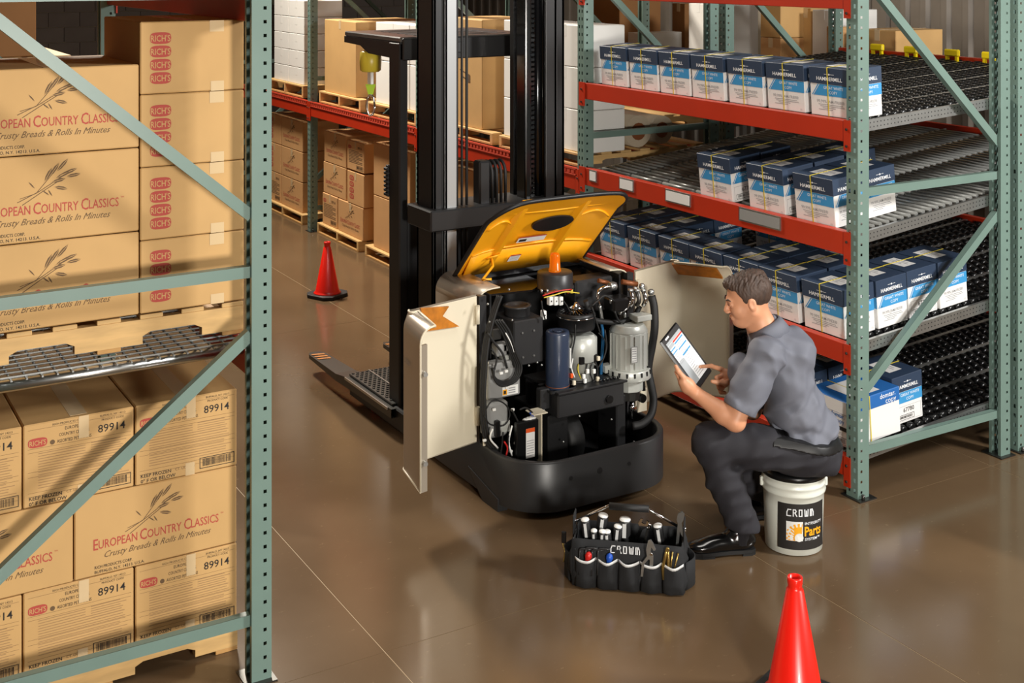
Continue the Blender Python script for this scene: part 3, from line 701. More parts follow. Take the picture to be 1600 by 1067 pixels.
# rear rack goods seen above the paper cartons
g = 'cartons on the rear rack'
pallet(-4.6, 1.26, 1.345, 'dark wooden pallet of the rear rack beside the wrapped rolls', 1.2, 1.0, .115, 'pallets on the rear rack')
sh = thing('storage_shelf', 'grey steel shelf behind the flow rack carrying mixed cartons', 'shelf', (-3, 2.5, 0), world=True)
MB().box(-7.0, -.9, 2.46, 3.6, 1.70, 1.74).build('shelf_board', 'grey', sh)
for x in (-7.0, -5.0, -3.0, -.95):
    for y in (2.46, 3.55): MB().box(x, x+.05, y, y+.05, 0, 1.70).build('leg', 'grey', sh)
for k, (p0, p1, yt, Y, dp, m, lab) in enumerate((
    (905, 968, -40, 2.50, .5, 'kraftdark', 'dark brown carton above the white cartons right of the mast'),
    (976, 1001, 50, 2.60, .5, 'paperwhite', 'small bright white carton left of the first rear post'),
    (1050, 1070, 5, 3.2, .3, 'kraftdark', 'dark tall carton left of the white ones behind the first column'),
    (1076, 1106, 5, 2.60, .3, 'paperwhite', 'tall shaded white carton just left of the paired green posts'),
    (1134, 1144, 5, 2.60, .3, 'paperwhite', 'narrow white carton between the paired green posts'),
    (1165, 1184, 14, 3.05, .4, 'film', 'kraft carton in painted shade right of the paired green posts'),  # dull film colour stands in for kraft in shade
    (1188, 1220, 58, 2.50, .5, 'kraft2', 'lower kraft carton behind the row of seven'),
    (1250, 1267, 12, 2.75, .5, 'kraft', 'kraft carton right of the rear post behind the row of seven'),
    (1269, 1301, 15, 2.70, .5, 'paperwhite', 'shaded white carton near the top beam'),
    (1291, 1316, 41, 2.48, .2, 'kraft2', 'low kraft carton just left of the near post'),
    (1342, 1400, 45, 2.50, .5, 'kraft', 'kraft carton with a tape strip left of the yellow lane stops'))):
    a = ay(p0, yt, Y); b = ay(p1, yt, Y)
    plain(a.x, b.x, Y, Y+dp, 1.742, min(a.z, 2.9), lab, 'cartons behind the flow rack', m, 'kraft_box' if m != 'paperwhite' else 'white_carton')
    if k == 6: plain(a.x, b.x, Y, Y+dp, a.z+.003, a.z+.36, 'upper kraft carton behind the row of seven', 'cartons behind the flow rack', 'kraft', 'kraft_box')
# goods of the left row seen above the bread boxes
g = 'cartons in the left rack farther back'
for k, y in enumerate((-3.0, -3.0-D)): beam(-2*B, -B, y, 1.98, .11, ['dark beam of the next left bay above the bread boxes', 'rear dark beam of the next left bay'][k], k == 0)
pallet(-4.4, -4.1, 1.983, 'dark pallet in the next left bay', 1.1, 1.05, .115, 'pallets in the left rack')
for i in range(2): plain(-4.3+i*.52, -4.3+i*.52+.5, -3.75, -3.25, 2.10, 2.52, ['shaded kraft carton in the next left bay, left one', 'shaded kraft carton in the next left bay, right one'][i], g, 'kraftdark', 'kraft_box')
beam(-3*B, -2*B, -3.0, 1.62, .11, 'dark beam carrying white cartons at the left edge', True); beam(-3*B, -2*B, -3.0-D, 1.62, .11, 'rear beam behind the white cartons at the left edge')
pallet(-6.3, -4.1, 1.623, 'pallet under the white cartons at the left edge', 1.2, 1.08, .10, 'pallets in the left rack')
for i in range(2): plain(-5.7, -5.2, -3.30+i*.14-.0, -3.30+i*.14+.125, 1.725, 2.02, ['bright white carton at the left edge above the bread boxes', 'bright white carton right of the leftmost one'][i], 'white cartons at the left edge')

# unseen upper loads and beams, added above the view to shade goods below
for k, (x0, y0, lab) in enumerate(((-1.35, -4.05, 'load above the near bread boxes'), (-4.5, -4.05, 'load above the next left bay'), (-7.0, .06, 'load above the kraft box bay'), (-4.6, .06, 'load above the mast bay'), (-4.6, 1.26, 'load above the rear mast bay'), (-7.0, 1.26, 'load above the rear kraft bay'), (-9.4, .06, 'load above the farthest bay'))):
    if k in (2, 3, 6): beam(-B*{2: 3, 3: 2, 6: 4}[k], -B*{2: 2, 3: 1, 6: 3}[k], 0, 2.80, .12, 'unseen added red beam, '+lab, group='upper red beams'); beam(-B*{2: 3, 3: 2, 6: 4}[k], -B*{2: 2, 3: 1, 6: 3}[k], D, 2.80, .12, 'unseen added rear beam, '+lab, True, group='upper red beams')
    z = 2.803 if k in (2, 3, 6) else 2.545
    pallet(x0, y0, z, 'unseen high pallet added for shade, '+lab, 1.2, 1.02, .115, 'unseen pallets added for shade')
    plain(x0, x0+1.18, y0+.01, y0+1.0, z+.116, z+.75, 'unseen high kraft shading '+lab, 'unseen cartons added for shade', 'kraftdark', 'kraft_box')
# ================================================================== lift truck
T = thing('lift_truck', 'black and cream lift truck with open yellow hood and open side doors', 'lift truck', (-1.5, -1.1, 0), world=True)
YL, YR, XB = -1.575, -.625, -1.5
def sc(px, py, X): p = ax(px, py, X); return FPX/((p-CAM).dot(FW))
def rr_outline(d, n=8):    # plan outline of the skirt inset by d, open at the back
    r = .25-d; xf = -.58-d; yl, yr = YL+d, YR-d
    pts = [(XB, yl)] + [(-.58-.25+r*math.sin(R(a)), YL+.25-r*math.cos(R(a))) for a in [90*i/n for i in range(n+1)]]
    pts += [(-.58-.25+r*math.cos(R(a)), YR-.25+r*math.sin(R(a))) for a in [90*i/n for i in range(n+1)]] + [(XB, yr)]
    return pts
oo, ii = rr_outline(0), rr_outline(.035)
mb = MB(); rows = []
for pts, z in ((oo, .035), (oo, .262), ([(a[0]*.75+b[0]*.25, a[1]*.75+b[1]*.25) for a, b in zip(oo, ii)], .272), ([(a[0]*.3+b[0]*.7, a[1]*.3+b[1]*.7) for a, b in zip(oo, ii)], .272), (ii, .262), (ii, .06)):
    rows.append([Vector((x, y, z)) for x, y in pts])
mb.sheet(rows)
sk = mb.build('skirt', 'blacksatin', T)
for px, py, r in ((892, 747, .010), (937, 735, .015), (983, 724, .010)):
    c = ax(px, py, -.579); MB().cyl(c, c+Vector((.003, 0, 0)), r, 14).build('tow_hole', 'black', sk)
MB().prism([(x, y) for x, y in ii], lambda u, v, w: Vector((u, v, w)), .04, .075).build('floor_pan', 'black', T)
MB().prism([(-.95, .0), (-.80, .0), (-.80, .06), (-1.1, .12)], lambda u, v, w: Vector((u, w, v)), YL-.005, YL+.05).build('skid_foot', 'blacksatin', T)
# chassis behind the compartment
MB().cbox(-1.80, -1.42, YL+.01, YR-.01, .05, .30, .01).build('chassis', 'black', T)
for s, ya, nm in ((1, YL, 'left'), (-1, YR, 'right')):
    prof = [(0, .27), (0, .92)] + [(.09-.09*math.cos(R(a)), .92+.09*math.sin(R(a))) for a in range(0, 91, 15)] + [(.14, 1.012)]
    mb = MB(); mb.sheet([[Vector((x, ya+s*u, z)) for u, z in prof] for x in (-1.46, -1.03)]); o = mb.build('shoulder_panel', 'taupe', T, solid=.006)
    MB().tube([(-1.03, ya+s*u, z) for u, z in prof[1:]], .004, 6).build('panel_edge', 'cream', o)
    MB().box(-1.42, -1.02, *sorted((ya+s*.075, ya+s*.085)), .10, .985).build('side_wall', 'black', T)
    MB().box(-1.035, -1.0, *sorted((ya+s*.005, ya+s*.045)), .10, .99).build('door_pillar', 'blacksatin', T)
MB().box(-1.44, -1.41, YL+.09, YR-.09, .10, 1.0).build('firewall', 'black', T)
MB().box(-1.47, -1.36, YL+.06, YR-.06, .975, 1.0).build('hinge_rail', 'blackgloss', T)
# top plates around the fan
mb = MB(); mb.prism([(-1.36, YL+.10), (-1.10, YL+.10), (-1.06, YL+.35), (-1.16, YL+.48), (-1.36, YL+.48)], lambda u, v, w: Vector((u, v, w)), .955, .965); mb.build('deck_plate', 'blackgloss', T)
mb = MB(); mb.prism([(-1.36, YR-.10), (-1.10, YR-.10), (-1.10, YR-.30), (-1.2, YR-.38), (-1.36, YR-.38)], lambda u, v, w: Vector((u, v, w)), .955, .965); mb.build('deck_plate', 'blackgloss', T)
MB().cbox(-1.17, -1.05, YR-.34, YR-.10, .80, .975, .01).build('shroud_box', 'blacksatin', T)
# hood, hinged at its back edge and lifted
hp = Vector((-1.40, -1.11, 1.008)); hv = Vector((.47, 0, .46)).normalized(); hn = Vector((hv.z, 0, -hv.x))   # hn: towards the underside
HL, HW = .665, .405
def hood_pt(u, v, e=0): return hp+Vector((0, 1, 0))*u+hv*v+hn*e
def half(v, r, w): 
    return w if v < HL-r else w-r+math.sqrt(max(0, r*r-(v-(HL-r))**2))
def hood_rows(e, inset=0, nv=20, nu=16):
    rows = []
    for i in range(nv+1):
        v = inset+(HL-2*inset)*(1-(1-i/nv)**1.4); a = half(v, .20, HW-inset); b = half(v, .10, HW-inset)
        rows.append([hood_pt(-a+(a+b)*j/nu, v, e+.03*(abs((-a+(a+b)*j/nu))/HW)**4+.035*max(0, v/HL-.75)/.25) for j in range(nu+1)])
    return rows
H = MB(); ro = hood_rows(-.02); H.sheet(ro[::-1]); hood = H.build('hood', 'hood', T)
ri = hood_rows(.0, .012); MB().sheet(ri).build('hood_lining', 'hood', hood)
rim = [r[0] for r in ro]+ro[-1][1:-1]+[r[-1] for r in ro[::-1]]; rim2 = [r[0] for r in ri]+ri[-1][1:-1]+[r[-1] for r in ri[::-1]]
MB().tube([(a+b)/2 for a, b in zip(rim, rim2)], .012, 8).build('edge_seal', 'black', hood)
for u in (-.21, .17):
    m = MB(); m.prism([(-.035, 0), (.03, 0), (.012, .022), (-.012, .022)], lambda q, w, v: hood_pt(u+q, v, w), .015, HL-.025); m.build('stiffening_rib', 'hood', hood)
for k, (v0, bow, u0, u1) in enumerate(((.20, .02, -.37, .37), (.43, .05, -.37, -.22), (.43, .05, .18, .37), (.55, -.03, -.34, .36))):
    MB().tube([hood_pt(u0+(u1-u0)*i/12, v0+bow*math.sin(math.pi*i/12), .003+.03*(abs(u0+(u1-u0)*i/12)/HW)**4) for i in range(13)], .007, 6).build('crease', 'hood', hood)
m = MB(); m.sheet([[hood_pt(-.37+.74*i/10, .015+.18*j, .004+.022*(1-j)+.028*(abs(-.37+.74*i/10)/HW)**4) for i in range(11)] for j in (0, 1)]); m.build('hinge_flange', 'hood', hood, solid=.004)
oval_ = [(.03+.125*math.cos(R(a)), .42+.075*math.sin(R(a))*(1 if math.sin(R(a)) < 0 else .75)) for a in range(0, 360, 15)]
MB().prism(oval_, lambda u, v, w: hood_pt(u, v, w), .012, .019).build('fan_opening', 'black', hood)
q = Print(hood_pt(-.05, .27, .021), (0, 1, 0), hv); q.rect(-.085, .085, 0, .05, 'white'); q.rect(-.085, .085, .042, .052, 'inkred', .0004); q.rect(-.075, -.03, .008, .03, 'inkblack', .0004); q.build('warning_label', hood)
q = Print(hood_pt(-.09, .10, .026), (0, 1, 0), hv); q.rect(-.03, .035, 0, .06, 'white'); q.rect(-.03, .035, .05, .06, 'inkred', .0004)
for i in range(4): q.rect(-.022, .026, .008+i*.01, .0105+i*.01, 'inkgrey', .0004)
q.build('service_label', hood)
a = hood_pt(-.235, .16, .01)
MB().tube([a, a+Vector((.03, -.005, -.05)), ax(754, 437, -1.12), ax(768, 436, -1.10)], .007, 8).build('prop_rod', 'hood', T)
MB().tube([hood_pt(-.26, .13, .008), hood_pt(-.26, .17, .03), hood_pt(-.20, .19, .03), hood_pt(-.20, .15, .008)], .006, 6).build('rod_clip', 'hood', hood)
# doors: plan polyline hinge -> corner -> free edge
def door(H, F, N, label, latch):
    H, F, N = (Vector((*p, 0)) for p in (H, F, N)); z0, zt = .272, 1.0
    d1 = (F-H).normalized(); d2 = (N-F).normalized(); r = .045; inn = (H-F).normalized()     # inn: from wrap towards the hinge side
    corner = [F-d1*r+d1*r*math.sin(R(a))+d2*r*(1-math.cos(R(a))) for a in range(0, 91, 15)]
    line = [H]+corner+[N]
    dd = [0]+[(b-a).length for a, b in zip(line, line[1:])]
    rows = []; top = [(0, zt-.07)]+[(.07*(1-math.cos(R(a))), zt-.07+.07*math.sin(R(a))) for a in range(15, 91, 15)]+[(.085, zt+.001)]
    def off(i):   # inward direction at a polyline point
        if i == 0: return d2
        if i >= len(line)-2: return inn
        t = (i-1)/(len(corner)-1); return (d2*(1-t)+inn*t).normalized()
    wt = lambda i: 0 if i <= 1 else (1 if i >= len(line)-2 else (i-1)/(len(corner)-1))
    prof = [(0, z0), (0, zt-.10)]+top
    for u, z in prof: rows.append([p+off(i)*u*wt(i)+Vector((0, 0, z)) for i, p in enumerate(line)])
    m = MB(); m.sheet(rows); o = m.build('door', 'taupe', T); o['label'] = label
    rin = [[p+off(i)*(u*wt(i)+.007)+Vector((0, 0, min(z, zt-.006) + (.0 if k else .004))) for i, p in enumerate(line)] for k, (u, z) in enumerate(prof)]
    m = MB(); m.sheet([r[::-1] for r in rin]); m.build('inner_panel', 'cream', o)
    MB().tube([p+Vector((0, 0, z0)) for p in line], .005, 6).tube([rows[k][-1] for k in range(len(rows))], .005, 6).tube([rows[-1][i] for i in range(1, len(line))], .005, 6).build('rolled_edge', 'cream', o)
    m = MB(); e = N+inn*.004; m.box(0, .035, 0, .012, 0, .66, Matrix.Translation(e-d2*.0+Vector((0, 0, z0-.005)))@Matrix.Rotation(math.atan2(inn.y, inn.x), 4, 'Z')); m.build('latch_flange', 'taupe', o)
    for z in (.40, .80): MB().cyl(e+inn*.018-d2*.001+Vector((0, 0, z)), e+inn*.018+d2*.022+Vector((0, 0, z)), .011, 10).build('latch_pin', 'zinc', o)
    for z in (.36, .86): MB().cyl(H+d2*.02+Vector((0, 0, z)), H+d2*.02+Vector((0, 0, z+.09)), .012, 8).build('hinge', 'cream', o)
    return o, H, F, N, d1, d2, inn
od, *L = door((-1.01, -1.582), (-.915, -2.036), (-.61, -2.087), 'cream lined left door swung open', 1)
def on_panel(px, py, Hh, d1, d2, e):
    dr = ray(px, py); n = Vector((-d1.y, d1.x, 0)); t = ((Hh+n*e)-CAM).dot(n)/dr.dot(n); return CAM+dr*t
pl = [on_panel(px, py, L[0], L[3], L[4], .012) for px, py in ((656, 481), (700, 478), (690, 493), (716, 509), (663, 517))]
m = MB(); m.add([*pl, *[p+Vector((.012, 0, 0)) for p in pl]], [(4, 3, 2, 1, 0), (5, 6, 7, 8, 9)]+[(i, (i+1) % 5, 5+(i+1) % 5, 5+i) for i in range(5)]); m.build('amber_pad', 'ambermottle', od)  # raised mottled amber patch on the inner panel
pc = [on_panel(px, py, L[0], L[3], L[4], .010) for px, py in ((663, 603), (666, 601), (666, 672), (663, 675))]
m = MB(); m.add(pc, [(0, 1, 2, 3)]); m.build('cable_slot', 'black', od)
q = Print(L[1]+L[4]*.10+Vector((0, 0, .79)), L[4], (0, 0, 1), .004); logo(q, -.03, 0, .018, 'inkgrey'); q.build('maker_badge', od)
om, *Q = door((-1.01, -.618), (-1.10, -.27), (-.84, -.085), 'cream lined right door swung open behind the man', 1)
wp = [Q[1]+Q[4]*t+Q[5]*.02 for t in (.03, .28)]
m = MB(); m.add([wp[0]+Vector((0, 0, .925)), wp[1]+Vector((0, 0, .925)), wp[1]+Q[5]*.06+Vector((0, 0, .99)), wp[0]+Q[5]*.06+Vector((0, 0, .99))], [(0, 1, 2, 3)]); m.build('amber_pad', 'ambermottle', om, solid=.01)  # mottled amber strip near the top of the right door
# ---- mast
YC = -1.10
def mast_col(s):
    yo = YC+s*.42
    def yb(a, b): return sorted((yo-s*a, yo-s*b))
    m = MB(); m.box(-1.80, -1.60, *yb(0, .02), .12, 3.4); m.box(-1.625, -1.60, *yb(0, .055), .12, 3.4); m.box(-1.80, -1.775, *yb(0, .055), .12, 3.4); m.build('outer_channel', 'black', T, bevel=.004)
    m = MB(); m.box(-1.76, -1.585, *yb(.062, .08), .14, 3.4); m.box(-1.605, -1.585, *yb(.062, .135), .14, 3.4); m.box(-1.76, -1.74, *yb(.062, .135), .14, 3.4); m.build('inner_channel', 'railsteel_lit' if s < 0 else 'blacksatin', T, bevel=.003)  # left rail's pale steel carries the softbox reflection in its colour
    return yo
yl = mast_col(-1); yr = mast_col(1)
MB().box(-1.79, -1.72, yl+.15, yl+.17, .2, 3.4).build('rear_channel_web', 'black', T); MB().box(-1.79, -1.75, yr-.25, yr-.21, .2, 3.4).build('carriage_rail', 'black', T)
for k, (y, r, x) in enumerate(((yl+.155, .007, -1.62), (yl+.185, .007, -1.62), (yl+.215, .008, -1.62))): MB().tube([(x, y, .4), (x, y, 3.4)], r, 8).build('mast_hose', 'rubber', T)
for k, (y, r) in enumerate(((yr-.145, .022), (yr-.105, .016))): MB().tube([(-1.66, y, .3), (-1.66, y, 3.4)], r, 14).build('lift_cylinder', 'blackgloss', T)
m = MB()
for i in range(110):
    z = .35+i*.0275; m.cbox(-1.665, -1.645, yr-.205, yr-.17, z, z+.022, .004)
m.build('lift_chain', 'blackgloss', T)
MB().box(-1.70, -1.60, yr-.262, yr-.22, .2, 3.4).build('chain_channel', 'blackgloss', T, bevel=.01)
MB().cbox(-1.83, -1.54, YC-.465, YC+.465, 1.205, 1.318, .008).build('mast_crosshead', 'black', T)
MB().cbox(-1.83, -1.56, YC-.44, YC+.44, .10, .24, .008).build('mast_foot', 'black', T)
MB().cbox(-1.74, -1.70, YC-.40, YC+.40, .45, .62, .006).build('mast_tie', 'black', T)
m = MB().cbox(-1.68, -1.60, -1.235, -1.165, 1.2, 1.55, .01); pu = m.build('hose_pulley_block', 'black', T)
for k in range(4):
    y = -1.155+k*.028
    MB().tube([(-1.60, y, 1.25)]+[(-1.66+.06*math.cos(R(a)), y, 1.47+.07*math.sin(R(a))) for a in range(0, 181, 20)]+[(-1.72, y, 1.25)], .009, 8).build('hose_loop', 'rubber', T)
# ---- operator cab: guard, posts, panel, deck, forks
zg = 2.225
g_ = MB().cbox(-2.74, -1.95, -1.55, -.66, zg-.03, zg, .006).build('guard_roof', 'guardtop_lit', T)  # grey-brown roof colour stands in for light reflected off black
for ya in (-1.552, -.67):
    MB().prism([(-2.74, zg-.03), (-1.95, zg-.03), (-1.95, zg-.125), (-2.38, zg-.115), (-2.50, zg-.075), (-2.74, zg-.068)], lambda u, v, w: Vector((u, w, v)), ya, ya+.012).build('guard_side_flange', 'black', g_)
MB().cbox(-1.97, -1.93, -1.54, -.66, zg-.13, zg-.005, .006).build('guard_crossbar', 'black', g_)
c = ax(700, 60, -1.925); MB().cbox(-1.93, -1.922, -1.28, -1.16, zg-.095, zg-.035, .003).build('guard_plate', 'blacksatin', g_)
for i in range(6): MB().box(-2.64+i*.11, -2.60+i*.11, -1.40, -.80, zg, zg+.002).build('guard_slot', 'black', g_)
MB().cbox(-2.09, -1.95, -1.555, -1.50, .12, zg-.03, .008).build('guard_post', 'black', T)
MB().cbox(-2.09, -1.95, -.70, -.655, .12, zg-.03, .008).build('guard_post', 'black', T)
MB().cbox(-2.05, -1.98, -1.51, -.70, .12, 1.24, .01).build('cab_panel', 'blacksatin', T)
MB().cbox(-2.06, -1.95, -1.51, -.70, 1.22, 1.27, .01).build('cab_sill', 'black', T)
m = MB()
for i in range(7): m.cbox(-2.13, -2.085, -1.57, -1.53, 1.315+i*.024, 1.333+i*.024, .004)
m.cbox(-2.12, -2.09, -1.56, -1.54, 1.31, 1.49, .003); m.build('hand_grip', 'rubber', T)
MB().cbox(-2.60, -1.80, -1.578, -.622, .035, .152, .008).build('platform_frame', 'black', T)
dk = MB().cbox(-2.60, -1.99, -1.58, -.62, .152, .165, .003).build('platform_deck', 'darksteel', T)
m = MB()
for i in range(20):
    for j in range(31):
        x = -2.585+i*.03; y = -1.56+j*.03+(.015 if i % 2 else 0)
        m.cbox(x-.008, x+.008, y-.008, y+.008, .165, .1695, .003)
o = m.build('deck_tread', 'darksteel', dk); o['kind'] = 'stuff'
MB().box(-2.60, -2.0, -1.455, -1.448, .165, .1700).build('deck_seam', 'steel', dk)
for k, (y0, y1, xt) in enumerate(((-1.605, -1.475, -3.27), (-1.10, -.97, -3.23))):
    m = MB(); rows = []
    for x, w, zt, zb in ((-1.95, 0, .150, .10), (-2.60, 0, .150, .09), (-2.75, .0, .128, .085), (xt+.05, .012, .118, .094), (xt, .035, .114, .10)):
        rows.append([Vector((x, y0+w, zb)), Vector((x, y0+w, zt)), Vector((x, y1-w, zt)), Vector((x, y1-w, zb)), Vector((x, y0+w, zb))])
    m.sheet(rows, False); m.add(rows[-1][:4], [(0, 1, 2, 3)]); f = m.build('fork', 'darksteel', T)
    MB().bar((-1.99, y0-.003, .143), (-2.60, y0-.003, .143), .006, .014).build('fork_edge', 'steel', f)
    for i in range(3):
        x = xt+.06+i*.05; m = MB(); m.add([Vector((x, y0+.02, .1215+i*.0005)), Vector((x+.03, y0+.02, .1225+i*.0005)), Vector((x+.05, y1-.03, .1235+i*.0005)), Vector((x+.02, y1-.03, .1225+i*.0005))], [(0, 1, 2, 3)]); m.build('tip_stripe', 'ambermottle', f)
for y in (-1.50, -.72):
    MB().lathe([(.0, -.04), (.045, -.04), (.05, -.03), (.05, .03), (.045, .04), (0, .04)], (-2.35, y, .0505), 20, Matrix.Rotation(math.pi/2, 4, 'X')).build('load_wheel', 'cone', T)
    MB().cbox(-2.55, -2.15, y-.055, y-.045, .05, .14, .004).build('wheel_cover', 'black', T)
# ================================================================== truck compartment contents
def vc(px, y0, y1, rpx, X):
    a = ax(px, y0, X); s = sc(px, (y0+y1)/2, X); z1 = a.z; z0 = z1-(y1-y0)/s; return a.x, a.y, z0, z1, rpx/s
def pts(l, X=None): return [ax(p[0], p[1], p[2] if len(p) > 2 else X) for p in l]
def smooth(P, n=4):   # Catmull-Rom through points
    P = [Vector(p) for p in P]; Q_ = [P[0]*2-P[1]]+P+[P[-1]*2-P[-2]]; out = []
    for i in range(1, len(Q_)-2):
        for k in range(n):
            t = k/n; a, b, c, d = Q_[i-1:i+3]
            out.append(.5*((2*b)+(c-a)*t+(2*a-5*b+4*c-d)*t*t+(3*b-a-3*c+d)*t*t*t))
    return out+[P[-1]]
def cable(l, r, mt, name='cable', X=-.85, par=None): return MB().tube(smooth(pts(l, X)), r, 8).build(name, mt, par or T)
# base housing
x, y = -.84, 0
a = ax(872, 655, -.80); b = ax(976, 628, -.80)
gb = MB().cbox(-1.12, -.80, a.y, b.y, .38, .50, .008).build('gearbox_housing', 'blacksatin', T)
MB().cbox(-1.13, -.785, a.y-.005, b.y+.01, .50, .512, .003).build('gearbox_top_plate', 'black', gb)
MB().cyl((-.80, b.y-.10, .43), (-.785, b.y-.10, .43), .02, 12).build('drain_plug', 'plasticblack', gb)
for i in range(6): MB().cyl((-.83, b.y-.02-i*.022, .512), (-.83, b.y-.02-i*.022, .525), .007, 6).build('bolt', 'blackgloss', gb)
MB().cbox(-1.2, -.86, a.y-.02, a.y+.10, .06, .38, .006).build('support_bracket', 'black', T)
MB().cbox(-1.0, -.83, b.y-.03, b.y+.03, .06, .42, .006).build('support_bracket', 'black', T)
MB().lathe([(.0, -.05), (.11, -.05), (.125, -.04), (.125, .04), (.11, .05), (0, .05)], (-1.0, (a.y+b.y)/2-.03, .20), 24, Matrix.Rotation(math.pi/2, 4, 'X')).build('drive_wheel', 'rubber', T)
# blue capacitor-shaped reservoir
cx, cy, z0, z1, r = vc(871, 517, 605, 19, -.88)
o = MB().lathe([(r*.97, z0), (r, z0+.005), (r, z1-.012), (r*.94, z1), (r*.55, z1), (r*.5, z1-.004), (0, z1-.004)], (cx, cy, 0), 28).build('blue_reservoir', 'motorblue', T)
MB().cyl((cx, cy, z1-.003), (cx, cy, z1+.004), r*.36, 16).build('filler_cap', 'motorblue', o)
MB().lathe([(r*1.01, z0+.012), (r*1.01, z0+.016)], (cx, cy, 0), 24).build('seam_ring', 'copper', o)
MB().cbox(cx+.012, cx+.05, cy+r*.72, cy+r*.85, z0+.10, z0+.20, .003).build('white_label', 'white', o)
MB().cbox(cx-.07, cx+.062, cy-r*1.25, cy+r*1.25, .512, z0, .006).build('pump_base', 'black', T)
# steering motor with fan
cx, cy, z0, z1, r = vc(907, 520, 602, 26, -.93)
MB().lathe([(r*.8, .512), (r*.8, z1-.14), (r, z1-.13), (r, z1-.02), (r*.7, z1)], (cx, cy, 0), 26).build('steer_motor', 'alu', T)
b2 = ax(922, 548, -.86); MB().cbox(-.93, -.855, b2.y-.045, b2.y+.045, b2.z-.015, b2.z+.075, .016).build('motor_cover', 'alu', T)
cx, cy, z0, z1, r = vc(900, 483, 512, 29, -.94)
fan = MB().lathe([(r, z0), (r*1.02, z0+.01), (r*1.02, z1-.03), (r*1.05, z1-.03), (r*1.05, z1-.02), (r, z1-.012), (r*.93, z1-.006), (r*.9, z1-.03), (0, z1-.03)], (cx, cy, 0), 32).build('cooling_fan', 'black', T)
MB().lathe([(r*1.03, z1-.034), (r*1.07, z1-.03), (r*1.03, z1-.026)], (cx, cy, 0), 32).build('chrome_band', 'chrome', fan)
m = MB()
for i in range(26):
    t = 2*math.pi*i/26; p0 = Vector((cx+r*.35*math.cos(t), cy+r*.35*math.sin(t), z1+.004)); p1 = Vector((cx+r*.95*math.cos(t+.25), cy+r*.95*math.sin(t+.25), z1-.006)); m.bar(p0, p1, .004, .012)
m.build('fan_blades', 'blackgloss', fan)
MB().lathe([(r*.34, z1-.01), (r*.36, z1+.012), (r*.2, z1+.022), (r*.14, z1+.035), (0, z1+.036)], (cx, cy, 0), 18).build('fan_hub', 'chrome', fan)
pz = ax(913, 503, -.87); MB().box(-.866, -.864, pz.y-.028, pz.y+.028, pz.z-.008, pz.z+.010).build('rating_plate', 'white', fan)
# big silver pump motor at the right
X = -.80
cx, cy, z0, z1, r = vc(982, 515, 572, 30, X-.08)
def ngon(r, z0, z1, name, mt, n=12, k=1.0, c=None, par=None):
    c = c or (cx, cy); return MB().lathe([(r*.98, z0), (r, z0+.003), (r*k, z1-.003), (r*k*.98, z1)], (*c, 0), n, smooth=n > 14).build(name, mt, par or T)
pm = ngon(r, z0, z1, 'pump_motor', 'alu', 12)
for i in range(12):
    t = 2*math.pi*(i+.5)/12; MB().bar((cx+r*.97*math.cos(t), cy+r*.97*math.sin(t), z0+.01), (cx+r*.97*math.cos(t), cy+r*.97*math.sin(t), z1-.01), .006, .010, (math.cos(t), math.sin(t), 0)).build('motor_rib', 'alu', pm)
ngon(r*1.0, z1, z1+.035, 'end_bell', 'alu', 20, .8, par=pm)
ngon(r*1.2, z0-.05, z0, 'flange', 'alu', 16, .95, par=pm)
for i in range(10):
    t = R(-100+i*20); MB().box(-.006, .006, -.005, .005, z0-.028, z0-.006, Matrix.Translation((cx+r*1.12*math.cos(t), cy+r*1.12*math.sin(t), 0))).build('vent_slot', 'black', pm)
ngon(r*.78, z0-.115, z0-.05, 'gear_section', 'alu', 10, par=pm); ngon(r*.62, z0-.165, z0-.115, 'pump_head', 'darksteel', 12, par=pm)
MB().cyl((cx+.03, cy+.0, z0-.26), (cx+.03, cy, z0-.165), .013, 12).build('hose_fitting', 'chrome', pm)
MB().lathe([(.015, 0), (.018, .01), (.018, .03), (.014, .04)], (cx+.03, cy, z0-.23), 10).build('hex_collar', 'chrome', pm)
q = Print((cx+r*math.cos(R(-18)), cy+r*math.sin(R(-18)), (z0+z1)/2), (.3, 1, 0), (0, 0, 1), .012); q.rect(-.022, .012, -.045, .04, 'grey'); q.rect(-.018, .008, -.04, .035, 'white', .0005)
for i in range(6): q.rect(-.016, .006, -.035+i*.012, -.031+i*.012, 'inkgrey', .001)
q.build('data_plate', pm)
c2 = ax(1003, 485, -.85); MB().cbox(c2.x-.05, c2.x+.03, c2.y-.05, c2.y+.045, c2.z-.05, c2.z-.02, .004).build('top_bracket', 'alu', T)
# valve block and fittings
v = ax(965, 472, -.92); MB().cbox(v.x-.05, v.x+.05, v.y-.06, v.y+.06, v.z-.04, v.z+.03, .01).build('valve_block', 'plasticblack', T)
for i, px in enumerate((985, 995, 1005)):
    c3 = ax(px, 462, -.88); o = MB().tube(smooth([c3+Vector((0, 0, .028)), c3+Vector((.012, 0, .01)), c3+Vector((.02, 0, -.02)), c3+Vector((.006, -.004, -.05))]), .0115, 10).build('elbow_fitting', 'chrome' if i != 1 else 'darksteel', T)
    MB().lathe([(.014, -.006), (.016, 0), (.014, .008)], tuple(c3+Vector((0, 0, .028))), 8).build('hex_nut', 'zinc', o)
for px, py, rr_ in ((1017, 456, .018), (1003, 447, .015), (992, 452, .012), (1016, 466, .014), (955, 470, .01), (968, 487, .012), (976, 492, .01)):
    c3 = ax(px, py, -.90); MB().lathe([(rr_*.8, -.014), (rr_, -.01), (rr_, .008), (rr_*.6, .014), (0, .015)], tuple(c3), 8).build('pipe_union', 'zinc', T)
c3 = ax(985, 444, -.95); MB().cyl(c3+Vector((0, -.055, .02)), c3+Vector((.02, .03, 0)), .014, 10).build('copper_tube', 'copper', T)
